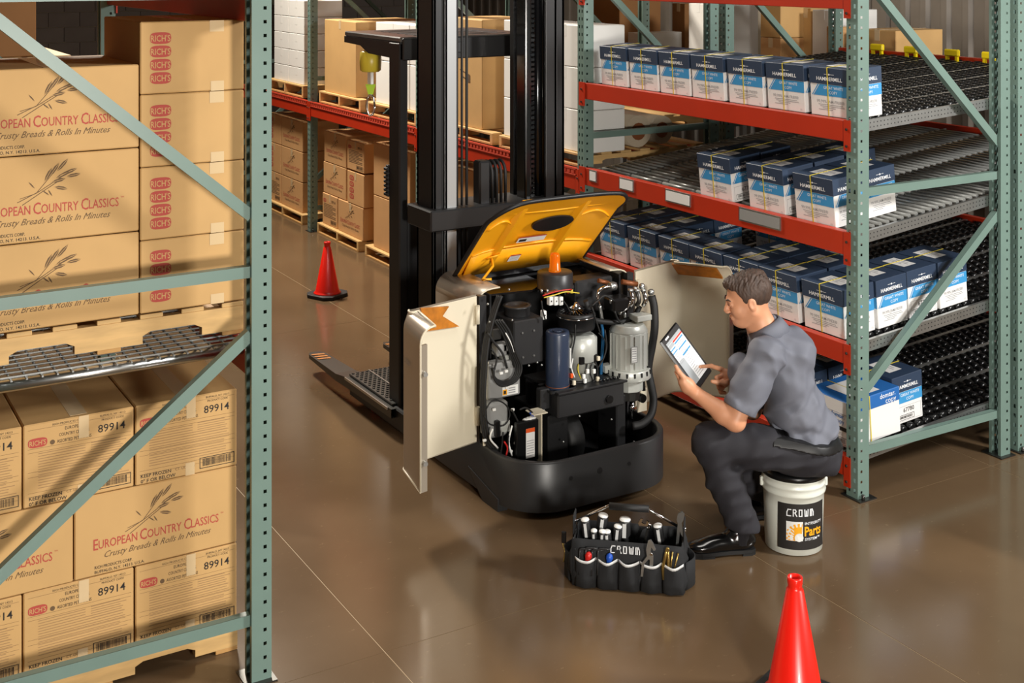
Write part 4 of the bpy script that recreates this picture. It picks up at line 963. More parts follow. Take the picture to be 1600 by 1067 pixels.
c3 = ax(942, 440, -1.0); MB().cyl(c3+Vector((0, -.03, .01)), c3+Vector((.01, .03, -.01)), .012, 10).build('copper_tube', 'copper', T)
MB().tube(smooth(pts([(958, 447), (945, 449), (936, 455), (934, 466), (937, 477)], -.93)), .010, 10).build('bent_pipe', 'chrome', T)
c3 = ax(957, 447, -.93); MB().lathe([(.02, -.02), (.023, -.012), (.023, .012), (.02, .02)], tuple(c3), 6, Matrix.Rotation(math.pi/2, 4, 'X')).build('pipe_nut', 'zinc', T)
cable([(937, 477), (939, 490), (941, 500)], .0095, 'zinc', 'crimp_sleeve', -.93)
cable([(940, 500), (942, 530), (940, 560), (939, 600), (940, 625)], .008, 'bluecable', 'hydraulic_hose', -.93)
cable([(1000, 478), (990, 495), (970, 503), (945, 503), (925, 497), (915, 470)], .014, 'rubber', 'hydraulic_hose', -.90)
cable([(1018, 462, -.86), (1022, 480, -.84), (1023, 510, -.82), (1019, 540, -.82), (1013, 575, -.82), (1017, 600, -.80), (1021, 625, -.78), (1017, 648, -.76), (1004, 662, -.76), (988, 666, -.78)], .021, 'rubber', 'large_hose')
cable([(1000, 570), (1004, 590), (1006, 610)], .010, 'rubber', 'hydraulic_hose', -.84)
c3 = ax(1003, 622, -.84); MB().lathe([(.022, -.012), (.022, .012)], tuple(c3), 12, Matrix.Rotation(math.pi/2, 4, 'Y')).build('rubber_grommet', 'rubber', T)
c3 = ax(1003, 625, -.87); MB().cbox(c3.x-.004, c3.x+.004, c3.y-.03, c3.y+.03, c3.z-.06, c3.z+.06, .002).build('cream_bracket', 'cream', T)
# alternator-like blower with amber beacon
cx, cy, z0, z1, r = vc(867, 424, 440, 28, -1.08)
bl = MB().lathe([(r*1.08, z0-.03), (r*1.08, z0-.022), (r, z0-.02), (r, z1-.006), (r*.95, z1), (0, z1)], (cx, cy, 0), 32).build('blower', 'blacksatin', T)
bc = MB().lathe([(.031, 0), (.033, .004), (.033, .012), (.029, .016), (.026, .082), (.021, .095), (.0, .10)], (cx, cy, z1), 24).build('beacon_lens', 'amber', T)
MB().lathe([(.012, .004), (.015, .035), (.009, .07), (0, .075)], (cx, cy, z1), 12).build('beacon_bulb', 'labelorange', bc)
m = MB()
for i in range(18): t = 2*math.pi*i/18; m.box(-.004, .004, -.003, .003, z0-.045, z0-.022, Matrix.Translation((cx+r*1.02*math.cos(t), cy+r*1.02*math.sin(t), 0)))
m.build('blower_vanes', 'black', bl)
# contactor box with its own fan
a = ax(803, 503, -.90); b = ax(849, 565, -.90)
cb_ = MB().cbox(-1.10, -.90, a.y, b.y, b.z, a.z, .006).build('controller_box', 'blacksatin', T)
for px, py in ((816, 520), (834, 516), (817, 558), (834, 555)):
    c3 = ax(px, py, -.899); MB().cyl(c3, c3+Vector((.005, 0, 0)), .005, 8).build('screw', 'zinc', cb_)
cx, cy, z0, z1, r = vc(808, 476, 492, 20, -1.0)
o = MB().lathe([(r*.95, a.z), (r, a.z+.004), (r, z1-.008), (r*1.12, z1-.006), (r*1.12, z1), (r*.8, z1+.002), (r*.75, z1-.012), (0, z1-.012)], (cx, cy, 0), 22).build('small_fan', 'blacksatin', T)
# fuse row
for i, px in enumerate((860, 868, 876, 850)):
    c3 = ax(px, 470 if i < 3 else 492, -1.0); o = MB().cbox(c3.x-.02, c3.x+.01, c3.y-.011, c3.y+.011, c3.z-.022, c3.z+.022, .003).build('white_fuse', 'white', T)
    MB().box(c3.x+.010, c3.x+.0115, c3.y-.003, c3.y+.003, c3.z-.004, c3.z+.004).build('fuse_mark', 'inkblack', o)
c3 = ax(866, 455, -1.0); MB().bar(c3+Vector((0, -.06, -.005)), c3+Vector((0, .07, .012)), .01, .008).build('bus_bar', 'copper', T)
for k, (px, mt) in enumerate(((846, 'zinc'), (855, 'zinc'), (893, 'strap'), (888, 'toolred'))):
    c3 = ax(px, 458, -1.0); MB().cyl(c3, c3+Vector((.0, 0, .02)), .007, 8).build('terminal', mt, T)
# left side: panels and modules
a = ax(757, 568, -.93); 
MB().cbox(-.95, -.94, a.y, a.y+.03, .27, a.z, .002).build('cream_panel', 'cream', T)
a = ax(764, 580, -.92); b = ax(813, 613, -.92); 
mod = MB().cbox(-.99, -.92, a.y, b.y, b.z-.01, a.z+.03, .006).build('control_module', 'grey', T)
q = Print((-.92, (a.y+b.y)/2+.02, b.z+.0), (0, 1, 0), (0, 0, 1), .002); q.rect(-.035, .055, 0, .045, 'white'); q.rect(-.033, -.008, .003, .03, 'hood', .0006); q.rect(-.027, -.014, .008, .024, 'inkblack', .001)
for i in range(3): q.rect(.0, .04, .008+i*.011, .013+i*.011, 'inkgrey', .0006)
q.build('module_label', mod)
a = ax(763, 632, -.88); b = ax(795, 680, -.88)
mod2 = MB().cbox(-.97, -.88, a.y, b.y, b.z, a.z, .012).build('grey_module', 'grey', T)
MB().cbox(-.885, -.876, b.y-.045, b.y+.005, b.z+.02, b.z+.075, .002).build('silver_plate', 'alu', mod2)
MB().cbox(-.88, -.855, a.y+.03, a.y+.055, b.z+.01, b.z+.09, .004).build('connector', 'plasticblack', mod2)
# black card with warning label on a cream bracket
a = ax(808, 662, -.80); b = ax(842, 718, -.80)
card = MB().cbox(-.83, -.80, a.y, b.y, b.z, a.z, .004).build('battery_monitor', 'plasticblack', T)
q = Print((-.80, (a.y+b.y)/2+.012, b.z), (0, 1, 0), (0, 0, 1), .002); hh = a.z-b.z; q.rect(-.025, .025, .02, hh-.035, 'cartonwhite'); q.rect(-.025, .025, hh-.055, hh-.035, 'labelorange', .0006)
for i in range(7): q.rect(-.02, .02, .03+i*.012, .033+i*.012, 'inkgrey', .0006)
q.build('warning_label', card)
MB().cbox(-.88, -.795, b.y+.012, b.y+.018, b.z-.02, a.z+.02, .002).cbox(-.88, -.795, b.y-.03, b.y+.05, a.z+.02, a.z+.026, .002).build('cream_bracket', 'cream', T)
for k in range(3): c3 = ax(822+k*5, 662-k*2, -.83); MB().lathe([(.018, 0), (.018, .02), (.012, .025)], tuple(c3), 12).build('white_coil', 'white', T)
for px, py, rr_, mt in ((780, 545, .03, 'grey'), (776, 575, .022, 'plasticblack'), (787, 541, .02, 'white'), (772, 520, .028, 'darksteel'), (790, 560, .025, 'alu')):
    c3 = ax(px, py, -.98); MB().cbox(c3.x-.03, c3.x+.03, c3.y-rr_, c3.y+rr_, c3.z-rr_, c3.z+rr_, .006).build('relay', mt, T)
# cables of the left side
for k in range(3): cable([(778+k*3, 462), (768+k*3, 490), (758+k*3, 530), (753+k*3, 580), (752+k*3, 640), (757+k*4, 685), (775+k*4, 708)], .0075, 'rubber', 'cable', -.90+.012*k)
for k in range(4): cable([(772+k*4, 500), (785+k*4, 520), (797+k*3, 550), (806+k*3, 575), (800+k*2, 592+k), (785, 597+k*2), (773, 590+k), (768+k, 575)], .0062, 'rubber', 'cable', -.885+.006*k)
cable([(759, 640), (768, 627), (782, 627), (794, 637), (796, 652), (786, 665), (766, 663), (757, 650)], .0035, 'rubber', 'cable', -.865)
for k, (mt, l) in enumerate((('toolred', [(788, 690), (793, 700), (790, 715)]), ('white', [(800, 665), (795, 690), (800, 712)]), ('toolred', [(806, 700), (812, 712), (818, 722)]), ('white', [(770, 670), (766, 685), (778, 700)]), ('plasticblack', [(786, 675), (784, 700), (780, 722)]), ('plasticblack', [(795, 680), (793, 705), (789, 724)]), ('toolblue', [(828, 645), (834, 650), (838, 655)]), ('rubber', [(800, 640), (806, 652), (812, 664)]), ('rubber', [(812, 640), (822, 637), (832, 645)]))): cable(l, .0045, mt, 'wire', -.83)
for px, py in ((783, 583), (791, 580), (792, 606), (772, 640), (801, 640), (757, 688), (806, 692), (798, 705)):
    c3 = ax(px, py, -.86); MB().cbox(c3.x-.006, c3.x+.006, c3.y-.009, c3.y+.009, c3.z-.006, c3.z+.006, .002).build('white_connector', 'white', T)
# wiring of the steering motor
for k, l in enumerate(([(899, 507), (898, 530), (892, 560), (890, 590)], [(925, 480), (931, 500), (938, 520)], [(918, 565), (915, 580), (911, 598)], [(925, 566), (922, 580), (926, 595)], [(930, 564), (934, 580), (930, 600)], [(892, 600), (905, 605), (920, 602), (932, 592)], [(890, 592), (900, 598), (914, 596)], [(945, 515), (948, 540), (943, 560), (934, 575)])): cable(l, .004, 'rubber', 'wire', -.855)
for px, py, mt in ((912, 588, 'white'), (918, 580, 'white'), (928, 580, 'white'), (914, 595, 'white'), (897, 598, 'cream'), (934, 592, 'cream'), (893, 587, 'labelorange'), (935, 560, 'cream')):
    c3 = ax(px, py, -.845); MB().cbox(c3.x-.007, c3.x+.007, c3.y-.008, c3.y+.008, c3.z-.011, c3.z+.011, .002).build('wire_connector', mt, T)
c3 = ax(925, 622, -.83); MB().cbox(c3.x-.06, c3.x+.02, c3.y-.035, c3.y+.035, c3.z-.035, c3.z+.035, .006).build('brake_cover', 'black', T)
c3 = ax(905, 620, -.87); MB().lathe([(.038, -.04), (.038, .035), (.03, .045)], tuple(c3), 18).build('brake_drum', 'alu', T)
# extra harness, brackets and bolts
for k, (l, mt, r) in enumerate((([(848, 462), (860, 458), (876, 454), (893, 452)], 'toolred', .003), ([(850, 465), (866, 461), (884, 456), (905, 458)], 'strap', .003), ([(846, 470), (848, 485), (852, 500)], 'rubber', .004), ([(880, 470), (886, 478), (890, 486)], 'rubber', .004), ([(925, 478), (934, 470), (945, 462), (960, 470)], 'rubber', .005), ([(960, 486), (966, 500), (975, 505)], 'rubber', .006), ([(985, 470), (980, 482), (968, 490)], 'chrome', .004), ([(935, 520), (946, 534), (945, 556), (938, 566)], 'rubber', .003),
        ([(895, 560), (893, 575), (898, 590)], 'white', .003), ([(905, 562), (903, 578), (908, 592)], 'strap', .003), ([(762, 520), (772, 535), (785, 552), (792, 575)], 'rubber', .006), ([(768, 545), (776, 560), (772, 578)], 'rubber', .005), ([(790, 520), (798, 535), (803, 550)], 'white', .003))): cable(l, r, mt, 'wire', -.87)
for px, py in ((762, 475), (795, 452), (846, 570), (839, 566), (826, 571), (849, 640), (905, 650), (960, 640), (880, 690), (800, 500), (765, 503), (955, 655), (990, 690)):
    c3 = ax(px, py, -.79 if py > 640 else -.89); MB().lathe([(.006, 0), (.006, .005), (.0, .007)], tuple(c3), 6, Matrix.Rotation(math.pi/2, 4, 'Y')).build('bolt', 'zinc', T)
c3 = ax(845, 625, -.86); MB().cbox(-.90, -.855, c3.y-.004, c3.y+.05, c3.z-.05, c3.z+.05, .004).build('pump_bracket', 'blacksatin', T)
c3 = ax(958, 600, -.90); MB().lathe([(.02, -.03), (.022, 0), (.016, .03)], tuple(c3), 12).build('valve_spool', 'zinc', T)
c3 = ax(950, 575, -.92); MB().cbox(c3.x-.03, c3.x+.02, c3.y-.03, c3.y+.02, c3.z-.02, c3.z+.02, .004).build('side_bracket', 'alu', T)
for i in range(3): c3 = ax(916+i*7, 566, -.86); MB().cyl(c3+Vector((0, 0, -.015)), c3+Vector((0, 0, .004)), .006, 10).build('terminal_stud', 'chrome', T)
MB().cbox(-.875, -.85, ax(905, 562, -.86).y, ax(933, 562, -.86).y, ax(905, 570, -.86).z, ax(905, 558, -.86).z, .003).build('terminal_block', 'plasticblack', T)
# lanyard: yellow fall arrester hanging from the guard
p = ay(579, 95, -1.50)
t = thing('fall_arrester', 'yellow fall arrester with lime webbing and steel hook under the guard', 'lanyard', p, world=True)
z = p.z; x, y = p.x, p.y
MB().lathe([(.05, -.065), (.062, -.055), (.066, 0), (.062, .05), (.05, .06), (0, .06)], (x, y, z), 20).build('arrester_body', 'strap', t)
MB().cyl((x, y, z+.06), (x, y, zg-.03), .006, 8).build('hanger', 'chrome', t)
MB().cbox(x-.026, x+.026, y-.01, y+.01, z-.14, z-.065, .004).build('white_tag', 'white', t)
MB().prism([(-.028, -.14), (.028, -.14), (.012, -.20), (-.012, -.20)], lambda u, v, w: Vector((x+u*.5, y+u*.86+w*.5, z+v)), -.006, .006).build('webbing', 'lime', t)
MB().tube([(x+.5*.022*math.cos(R(a)), y+.86*.024*math.cos(R(a)), z-.265+.062*math.sin(R(a))) for a in range(0, 361, 20)], .007, 8).build('snap_hook', 'chrome', t)
# ================================================================== smooth-surface modelling (signed distance + surface nets)
def surface_nets(Dv, org, h):
    ins = Dv < 0; nx, ny, nz = Dv.shape
    cnt = np.zeros((nx-1, ny-1, nz-1), np.int8); off = [(i, j, k) for i in (0, 1) for j in (0, 1) for k in (0, 1)]
    sl = lambda A, o: A[o[0]:nx-1+o[0], o[1]:ny-1+o[1], o[2]:nz-1+o[2]]
    for o in off: cnt += sl(ins, o)
    act = (cnt > 0) & (cnt < 8); I, J, K = np.nonzero(act); idx = -np.ones(act.shape, np.int64); idx[I, J, K] = np.arange(len(I))
    pos = np.zeros((len(I), 3)); n = np.zeros(len(I))
    for a in off:
        for ax_ in range(3):
            if a[ax_]: continue
            b = list(a); b[ax_] = 1
            d0 = Dv[I+a[0], J+a[1], K+a[2]]; d1 = Dv[I+b[0], J+b[1], K+b[2]]; m = (d0 < 0) != (d1 < 0)
            t = np.where(m, d0/np.where(m, d0-d1, 1), 0); p = np.tile(np.array(a, float), (len(I), 1)); p[:, ax_] += t
            pos[m] += p[m]; n[m] += 1
    V = (pos/n[:, None]+np.stack([I, J, K], 1))*h+np.array(org)
    F = []
    for ax_ in range(3):
        s0 = [slice(None)]*3; s1 = [slice(None)]*3; s0[ax_] = slice(0, -1); s1[ax_] = slice(1, None)
        ch = ins[tuple(s0)] != ins[tuple(s1)]; E = np.stack(np.nonzero(ch), 1); b, c = (ax_+1) % 3, (ax_+2) % 3
        E = E[(E[:, b] > 0) & (E[:, c] > 0) & (E[:, b] < Dv.shape[b]-1) & (E[:, c] < Dv.shape[c]-1)]
        q = []
        for db, dc in ((1, 1), (0, 1), (0, 0), (1, 0)):
            e = E.copy(); e[:, b] -= db; e[:, c] -= dc; q.append(idx[e[:, 0], e[:, 1], e[:, 2]])
        q = np.stack(q, 1); fl = ins[E[:, 0], E[:, 1], E[:, 2]]; q[~fl] = q[~fl][:, ::-1]; F.append(q)
    return V, np.concatenate(F)
class Blob:
    def __init__(s, lo, hi, h):
        s.h = h; s.lo = np.array(lo, float); n = np.ceil((np.array(hi)-s.lo)/h).astype(int)+1
        s.ax = [s.lo[i]+np.arange(n[i])*h for i in range(3)]; s.D = np.full(n, 1.0, np.float32)
    def sub(s, lo, hi):
        r = []
        for i in range(3):
            a = max(0, int((lo[i]-s.lo[i])/s.h)-1); b = min(s.D.shape[i], int((hi[i]-s.lo[i])/s.h)+3); r.append(slice(a, max(a, b)))
        return tuple(r), np.meshgrid(*[s.ax[i][r[i]] for i in range(3)], indexing='ij')
    def put(s, r, d, k, cut=False):
        A = s.D[r]; d = d.astype(np.float32)
        if cut:
            d = -d; hh = np.clip(.5-.5*(d-A)/k, 0, 1); s.D[r] = d*(1-hh)+A*hh+k*hh*(1-hh)
        else:
            hh = np.clip(.5+.5*(d-A)/k, 0, 1); s.D[r] = d*(1-hh)+A*hh-k*hh*(1-hh)
    def cap(s, p, q, r1, r2=None, k=.02, cut=False, flat=None):
        p, q = np.array(p, float), np.array(q, float); r2 = r1 if r2 is None else r2; m = max(r1, r2)+k+2*s.h
        r, (X, Y, Z) = s.sub(np.minimum(p, q)-m, np.maximum(p, q)+m)
        if X.size == 0: return s
        d = q-p; L = d@d+1e-12; t = np.clip(((X-p[0])*d[0]+(Y-p[1])*d[1]+(Z-p[2])*d[2])/L, 0, 1)
        dist = np.sqrt((X-p[0]-t*d[0])**2+(Y-p[1]-t*d[1])**2+(Z-p[2]-t*d[2])**2)-(r1+(r2-r1)*t)
        s.put(r, dist, k, cut); return s
    def ell(s, c, rad, axes=None, k=.02, cut=False):   # axes: three unit vectors
        c = np.array(c, float); rad = np.array(rad, float); m = rad.max()+k+2*s.h
        r, (X, Y, Z) = s.sub(c-m, c+m)
        if X.size == 0: return s
        A = np.eye(3) if axes is None else np.array([list(v) for v in axes], float)
        U = [((X-c[0])*a[0]+(Y-c[1])*a[1]+(Z-c[2])*a[2]) for a in A]
        k0 = np.sqrt(sum((u/q)**2 for u, q in zip(U, rad)))+1e-9; k1 = np.sqrt(sum((u/q**2)**2 for u, q in zip(U, rad)))+1e-9
        s.put(r, k0*(k0-1)/k1, k, cut); return s
    def chain(s, P, rr, k=.01):
        for i in range(len(P)-1): s.cap(P[i], P[i+1], rr[i], rr[i+1], k)
        return s
    def grid(s): return np.meshgrid(*s.ax, indexing='ij', sparse=True)
    def build(s, name, mt, parent=None, smooth_it=1):
        V, F = surface_nets(s.D, s.lo, s.h)
        me = bpy.data.meshes.new(name); me.from_pydata(V.tolist(), [], F.tolist()); me.materials.append(M[mt]); me.polygons.foreach_set('use_smooth', [True]*len(me.polygons)); me.update()
        o = link(name, me, parent)
        if smooth_it: md = o.modifiers.new('smooth', 'SMOOTH'); md.factor = .5; md.iterations = smooth_it
        return o
# ================================================================== bucket
O = Vector((.182, -.593, 0))
class CPrint(Print):    # print wrapped on an upright cylinder
    def __init__(s, c, r, a0): s.c = Vector(c); s.r = r; s.a0 = a0; s.mb = MB(); s.mats = []; s.lift = .0008
    def P(s, x, y, e=0): t = s.a0+x/s.r; rr_ = s.r+s.lift+e; return s.c+Vector((rr_*math.cos(t), rr_*math.sin(t), y))
    def rect(s, x0, x1, y0, y1, m, e=0):
        n = max(1, int(abs(x1-x0)/.008))
        s.k(m)
        for i in range(n): a, b = x0+(x1-x0)*i/n, x0+(x1-x0)*(i+1)/n; s.mb.add([s.P(a, y0, e), s.P(b, y0, e), s.P(b, y1, e), s.P(a, y1, e)], [(0, 1, 2, 3)])
def bucket(loc):
    t = thing('bucket', 'white plastic bucket with a black parts label under the seated man', 'bucket', loc)
    H = .345; r0, r1 = .128, .141
    MB().lathe([(0, .004), (r0-.012, 0), (r0, .006), (r0+.006, H*.6), (r0+.008, H-.085), (r1+.001, H-.082), (r1+.003, H-.074), (r1, H-.066), (r1, H-.05), (r1+.003, H-.047), (r1+.003, H-.040), (r1, H-.036), (r1, H-.02), (r1+.003, H-.017), (r1+.003, H-.010), (r1, H-.006), (r1-.002, H)], n=48).build('pail', 'pail', t)
    MB().lathe([(r1+.004, H-.012), (r1+.006, H), (r1+.004, H+.012), (r1-.012, H+.016), (r1-.02, H+.008), (0, H+.008)], n=48).build('lid', 'plasticblack', t)
    a = math.atan2(-RT.y, -RT.x); e = Vector((math.cos(a), math.sin(a), 0))
    MB().cbox(-.008, .012, -.012, .012, -.02, .02, .004, Matrix.Translation(e*r1+Vector((0, 0, H-.055)))@Matrix.Rotation(a, 4, 'Z')).build('handle_lug', 'pail', t)
    e2 = -e; MB().cbox(-.008, .012, -.012, .012, -.02, .02, .004, Matrix.Translation(e2*r1+Vector((0, 0, H-.055)))@Matrix.Rotation(a+math.pi, 4, 'Z')).build('handle_lug', 'pail', t)
    MB().tube([Vector((r1*1.06*math.cos(a+s), r1*1.06*math.sin(a+s), H-.055-.06*math.sin(s))) for s in [math.pi*i/20 for i in range(21)][::-1]], .0025, 6).build('wire_handle', 'zinc', t) if False else None
    p = CPrint((0, 0, 0), r0+.007, math.atan2(-FW.y, -FW.x)+.13); w = .118
    p.rect(-w, w, .035, .238, 'inkblack'); 
    logo(p, -.075, .185, .028, 'inkwhite', .0006)
    p.rect(-.078, -.005, .075, .16, 'white', .0006); 
    gx, gy = -.020, .088; p.k('hood'); ck = lambda x, y: (min(max(x, -.077), -.006), min(max(y, .076), .159))
    for i in range(52):
        q0, q1 = R(62+i*3), R(65+i*3); ro = .064 if (i//3) % 2 else .050
        c4 = [ck(gx+ra*math.cos(t_), gy+ra*math.sin(t_)) for ra, t_ in ((.021, q0), (ro, q0), (ro, q1), (.021, q1))]
        p.mb.add([p.P(x, y, .0012) for x, y in c4][::-1], [(0, 1, 2, 3)])
    p.ellipse(-.022, .09, .019, .0175, 'white', .0018)
    p.text('INTEGRITY', .004, .146, .0165, 'inkwhite', .0006, align='LEFT', bold=.012, sx=1.15); p.text('Parts', .003, .097, .058, 'hood', .0006, align='LEFT', bold=.025, sx=.78); p.text('SYSTEM\u2122', .004, .076, .0165, 'inkwhite', .0006, align='LEFT', bold=.012, sx=1.15)
    p.build('label', t)
    return t
bucket(O)
# ================================================================== traffic cones
def cone(loc, h, label, rot):
    t = thing('traffic_cone', label, 'cone', loc, 'red traffic cones', rot); r0 = h*.215; b = h*.325
    MB().prism([(b, b*.6), (b*.6, b), (-b*.6, b), (-b, b*.6), (-b, -b*.6), (-b*.6, -b), (b*.6, -b), (b, -b*.6)], lambda u, v, w: Vector((u, v, w)), 0, .028).build('base', 'rubber', t, bevel=.005)
    MB().lathe([(r0*1.2, .028), (r0*1.12, .034), (r0, .05), (.030*h/.44, h*.90), (.0265*h/.44, h*.905), (.0245*h/.44, h*.93), (.0265*h/.44, h*.95), (.0275*h/.44, h*.985), (.026*h/.44, h), (.021*h/.44, h), (.02*h/.44, h*.9), (.02*h/.44, h*.8)], n=40).build('cone_body', 'cone', t)
    return t
cone((-4.93, -.77, 0), .43, 'small red traffic cone standing in the aisle beside the left rack post', R(25))
cone(az(1242, 1095), .445, 'red traffic cone in the foreground, cut by the bottom edge', R(20))
# ================================================================== tool bag
bu = Vector((.653, .757, 0)).normalized(); bang = math.atan2(bu.y, bu.x)
bo = az(980, 922); BT = thing('tool_bag', 'open black fabric tool bag with white trimmed pockets on the floor', 'tool bag', bo, rot=bang)
L2, DP = .232, .19
def fold(x, k): return .006*math.sin(x*60+k)+.004*math.sin(x*131+2*k)
# outer shell: front, sides, back as a slightly bulged tub
mb = MB(); rows = []
for z, e in ((0, -.012), (.004, 0), (.06, .012), (.12, .010), (.165, .0), (.20, -.004)):
    ring = []
    for i in range(49):
        t = i/48*4; s = int(t) % 4; f = t-int(t)
        c = [(-L2, 0), (L2, 0), (L2, DP), (-L2, DP), (-L2, 0)]
        x = c[s][0]+(c[s+1][0]-c[s][0])*f; y = c[s][1]+(c[s+1][1]-c[s][1])*f
        n = [(0, -1), (1, 0), (0, 1), (-1, 0)][s]; bl_ = e+fold(x+y, z*20)*(1 if 0 < z < .19 else .3)
        ring.append(Vector((x+n[0]*bl_, y+n[1]*bl_, z)))
    rows.append(ring)
mb.sheet(rows); mb.prism([(-L2+.01, .01), (L2-.01, .01), (L2-.01, DP-.01), (-L2+.01, DP-.01)], lambda u, v, w: Vector((u, v, w)), .003, .012)
mb.build('bag_shell', 'bag', BT, solid=.005)
for i in range(5):
    x0 = -L2+.012+i*.092; x1 = x0+.088; n = 8; rows = []; top = []
    for z in (.006, .05, .10, .135):
        r_ = []
        for j in range(n+1):
            f = j/n; b = math.sin(math.pi*f); y = -.012-.020*b*(1 if z > .02 else .6)+.003*math.sin(f*9+i*2+z*30); zz = z-(.012*b if z > .12 else 0)
            r_.append(Vector((x0+(x1-x0)*f, y, zz)))
        rows.append(r_)
    m = MB(); m.sheet(rows); pk = m.build('front_pocket', 'bag', BT, solid=.003)
    MB().sheet([[p+Vector((0, -.003, .0)) for p in rows[-1]], [p+Vector((0, -.003, -.011)) for p in rows[-1]]]).build('pocket_trim', 'bagtrim', pk, solid=.002)
for s in (-1, 1):
    m = MB(); m.cbox(min(s*L2, s*(L2+.006)), max(s*L2, s*(L2+.006)), .045, .13, .10, .275, .004); m.build('side_strap', 'bag', BT)
    m = MB(); rows = [[Vector((s*(L2+.012+.035*math.sin(math.pi*j/8)), .02+.15*j/8, z)) for j in range(9)] for z in (.01, .07, .125)]; m.sheet(rows); m.build('side_pocket', 'bag', BT, solid=.004)
hb = MB().tube([(-L2+.005, .09, .235), (-.10, .09, .305), (-.09, .09, .31), (.08, .09, .31), (.09, .09, .305), (L2-.005, .09, .235)], .006, 10).build('handle_bar', 'chrome', BT)
MB().cyl((-.085, .09, .31), (.085, .09, .31), .015, 14).build('handle_grip', 'rubber', hb)
for s in (-1, 1): MB().lathe([(.012, -.006), (.012, .006)], (s*(L2+.004), .09, .235), 12, Matrix.Rotation(math.pi/2, 4, 'Y')).build('handle_pivot', 'chrome', BT)
p = Print((0, -.001, 0), (1, 0, 0), (0, 0, 1), .008); logo(p, -.068, .158, .028, 'inkwhite'); p.build('logo_printing', BT)
def bw(x, y, z): return bo+Matrix.Rotation(bang, 3, 'Z')@Vector((x, y, z))
def bplace(t, x, y, z, tx=0, ty=0): t.location = bw(x, y, z); t.rotation_euler = (R(tx), R(ty), bang); return t
def driver(x, y, top, r, label, tx, ty):
    r *= 1.5
    t = thing('screwdriver', label, 'screwdriver', (0, 0, 0), 'screwdrivers in the tool bag'); l = .10
    MB().lathe([(r*.6, 0), (r*.8, .008), (r*.62, .02), (r, .035), (r, l-.012), (r*.95, l-.002)], n=12).build('grip', 'blacksatin', t)
    MB().lathe([(r*.97, l-.006), (r*.9, l+.002), (r*.6, l+.005), (0, l+.006)], n=12).build('end_cap', 'white', t)
    MB().box(-r*.3, r*.3, -r*1.04, -r*.9, .03, l-.01).build('grip_stripe', 'bagtrim', t)
    MB().cyl((0, 0, -.12), (0, 0, 0), .0035, 8).build('shaft', 'chrome', t)
    return bplace(t, x, y, top-l, tx, ty)
for i, (x, y, z, r, tx, ty, lab) in enumerate(((-.175, .06, .262, .013, 4, -6, 'screwdriver with a pale grip at the far left of the tool bag'), (-.125, .10, .268, .0155, 3, 8, 'tall screwdriver with white grip stripe, second from the left in the bag'), (-.145, .045, .225, .010, 5, 0, 'short screwdriver peeking out low at the left of the bag'),
        (-.115, .045, .225, .011, 5, 4, 'small black screwdriver below the tall striped one'), (-.085, .05, .222, .012, 4, -3, 'stubby black screwdriver left of the bag centre'), (-.055, .07, .240, .013, 4, 6, 'screwdriver with white ring hole near the bag centre'), (-.02, .09, .262, .0175, 3, 2, 'thick black screwdriver under the handle grip'), (.135, .11, .240, .014, 6, -8, 'dark screwdriver with white cap at the right end of the bag'))):
    driver(x, y, z, r, lab, tx, ty)
t = thing('wrench', 'open-ended steel wrench leaning in the middle of the tool bag', 'wrench')
MB().bar((0, 0, -.10), (0, 0, .05), .006, .014, (1, 0, 0)).build('shank', 'chrome', t)
MB().prism([(-.008, .05), (-.021, .066), (-.019, .09), (-.010, .093), (-.009, .074), (.009, .074), (.010, .093), (.019, .09), (.021, .066), (.008, .05)], lambda u, v, w: Vector((u, w, v)), -.0035, .0035).build('jaw', 'chrome', t)
bplace(t, .035, .08, .185, 4, 22)
t = thing('combination_wrench', 'dark ratchet wrench standing right of the open-ended wrench', 'wrench')
MB().bar((0, 0, -.10), (0, 0, .045), .005, .010, (1, 0, 0)).build('shank', 'darksteel', t); MB().lathe([(.006, -.004), (.013, -.004), (.013, .004), (.006, .004), (.006, -.004)], (0, 0, .055), 14, Matrix.Rotation(math.pi/2, 4, 'X')).build('ring_end', 'chrome', t)
bplace(t, .07, .09, .185, 3, 14)
t = thing('slip_joint_pliers', 'grey slip-joint pliers hooked over the front pocket', 'pliers')
MB().prism([(-.012, .02), (-.016, .06), (-.008, .095), (.004, .10), (.014, .085), (.024, .06), (.016, .055), (.006, .07), (.002, .05), (.014, .03), (.012, .01)], lambda u, v, w: Vector((u, w, v)), -.005, .005).build('upper_jaw', 'zinc', t)
MB().prism([(-.012, .03), (-.034, -.002), (-.040, -.06), (-.030, -.06), (-.024, -.005), (-.004, .02)], lambda u, v, w: Vector((u, w, v)), -.004, .004).build('left_handle', 'zinc', t)
MB().prism([(.014, .03), (.012, -.01), (.008, -.06), (-.004, -.06), (-.002, -.01), (.0, .025)], lambda u, v, w: Vector((u, w, v)), -.004, .004).build('right_handle', 'zinc', t)
MB().cyl((.006, -.008, .04), (.006, .008, .04), .006, 10).build('pivot', 'chrome', t)
bplace(t, .098, -.026, .135, 4, 0)
t = thing('needle_pliers', 'brass coloured pliers in the right front pocket', 'pliers')
for s in (-1, 1): MB().tube([(s*.004, 0, -.08), (s*.012, 0, -.03), (s*.006, 0, .02), (s*.003, 0, .055)], [.006, .007, .007, .004], 8).build('handle', 'brass', t)
MB().cyl((0, -.006, .052), (0, .006, .052), .008, 10).build('joint', 'brass', t)
bplace(t, .165, -.022, .145, 4, 6)
t = thing('wire_cutter', 'thin brass wire cutter at the right corner of the bag', 'pliers')
for s in (-1, 1): MB().tube([(s*.003, 0, -.08), (s*.008, 0, -.02), (s*.012, 0, .045)], .0035, 8).build('handle', 'brass', t)
bplace(t, .195, -.018, .140, 4, 10)
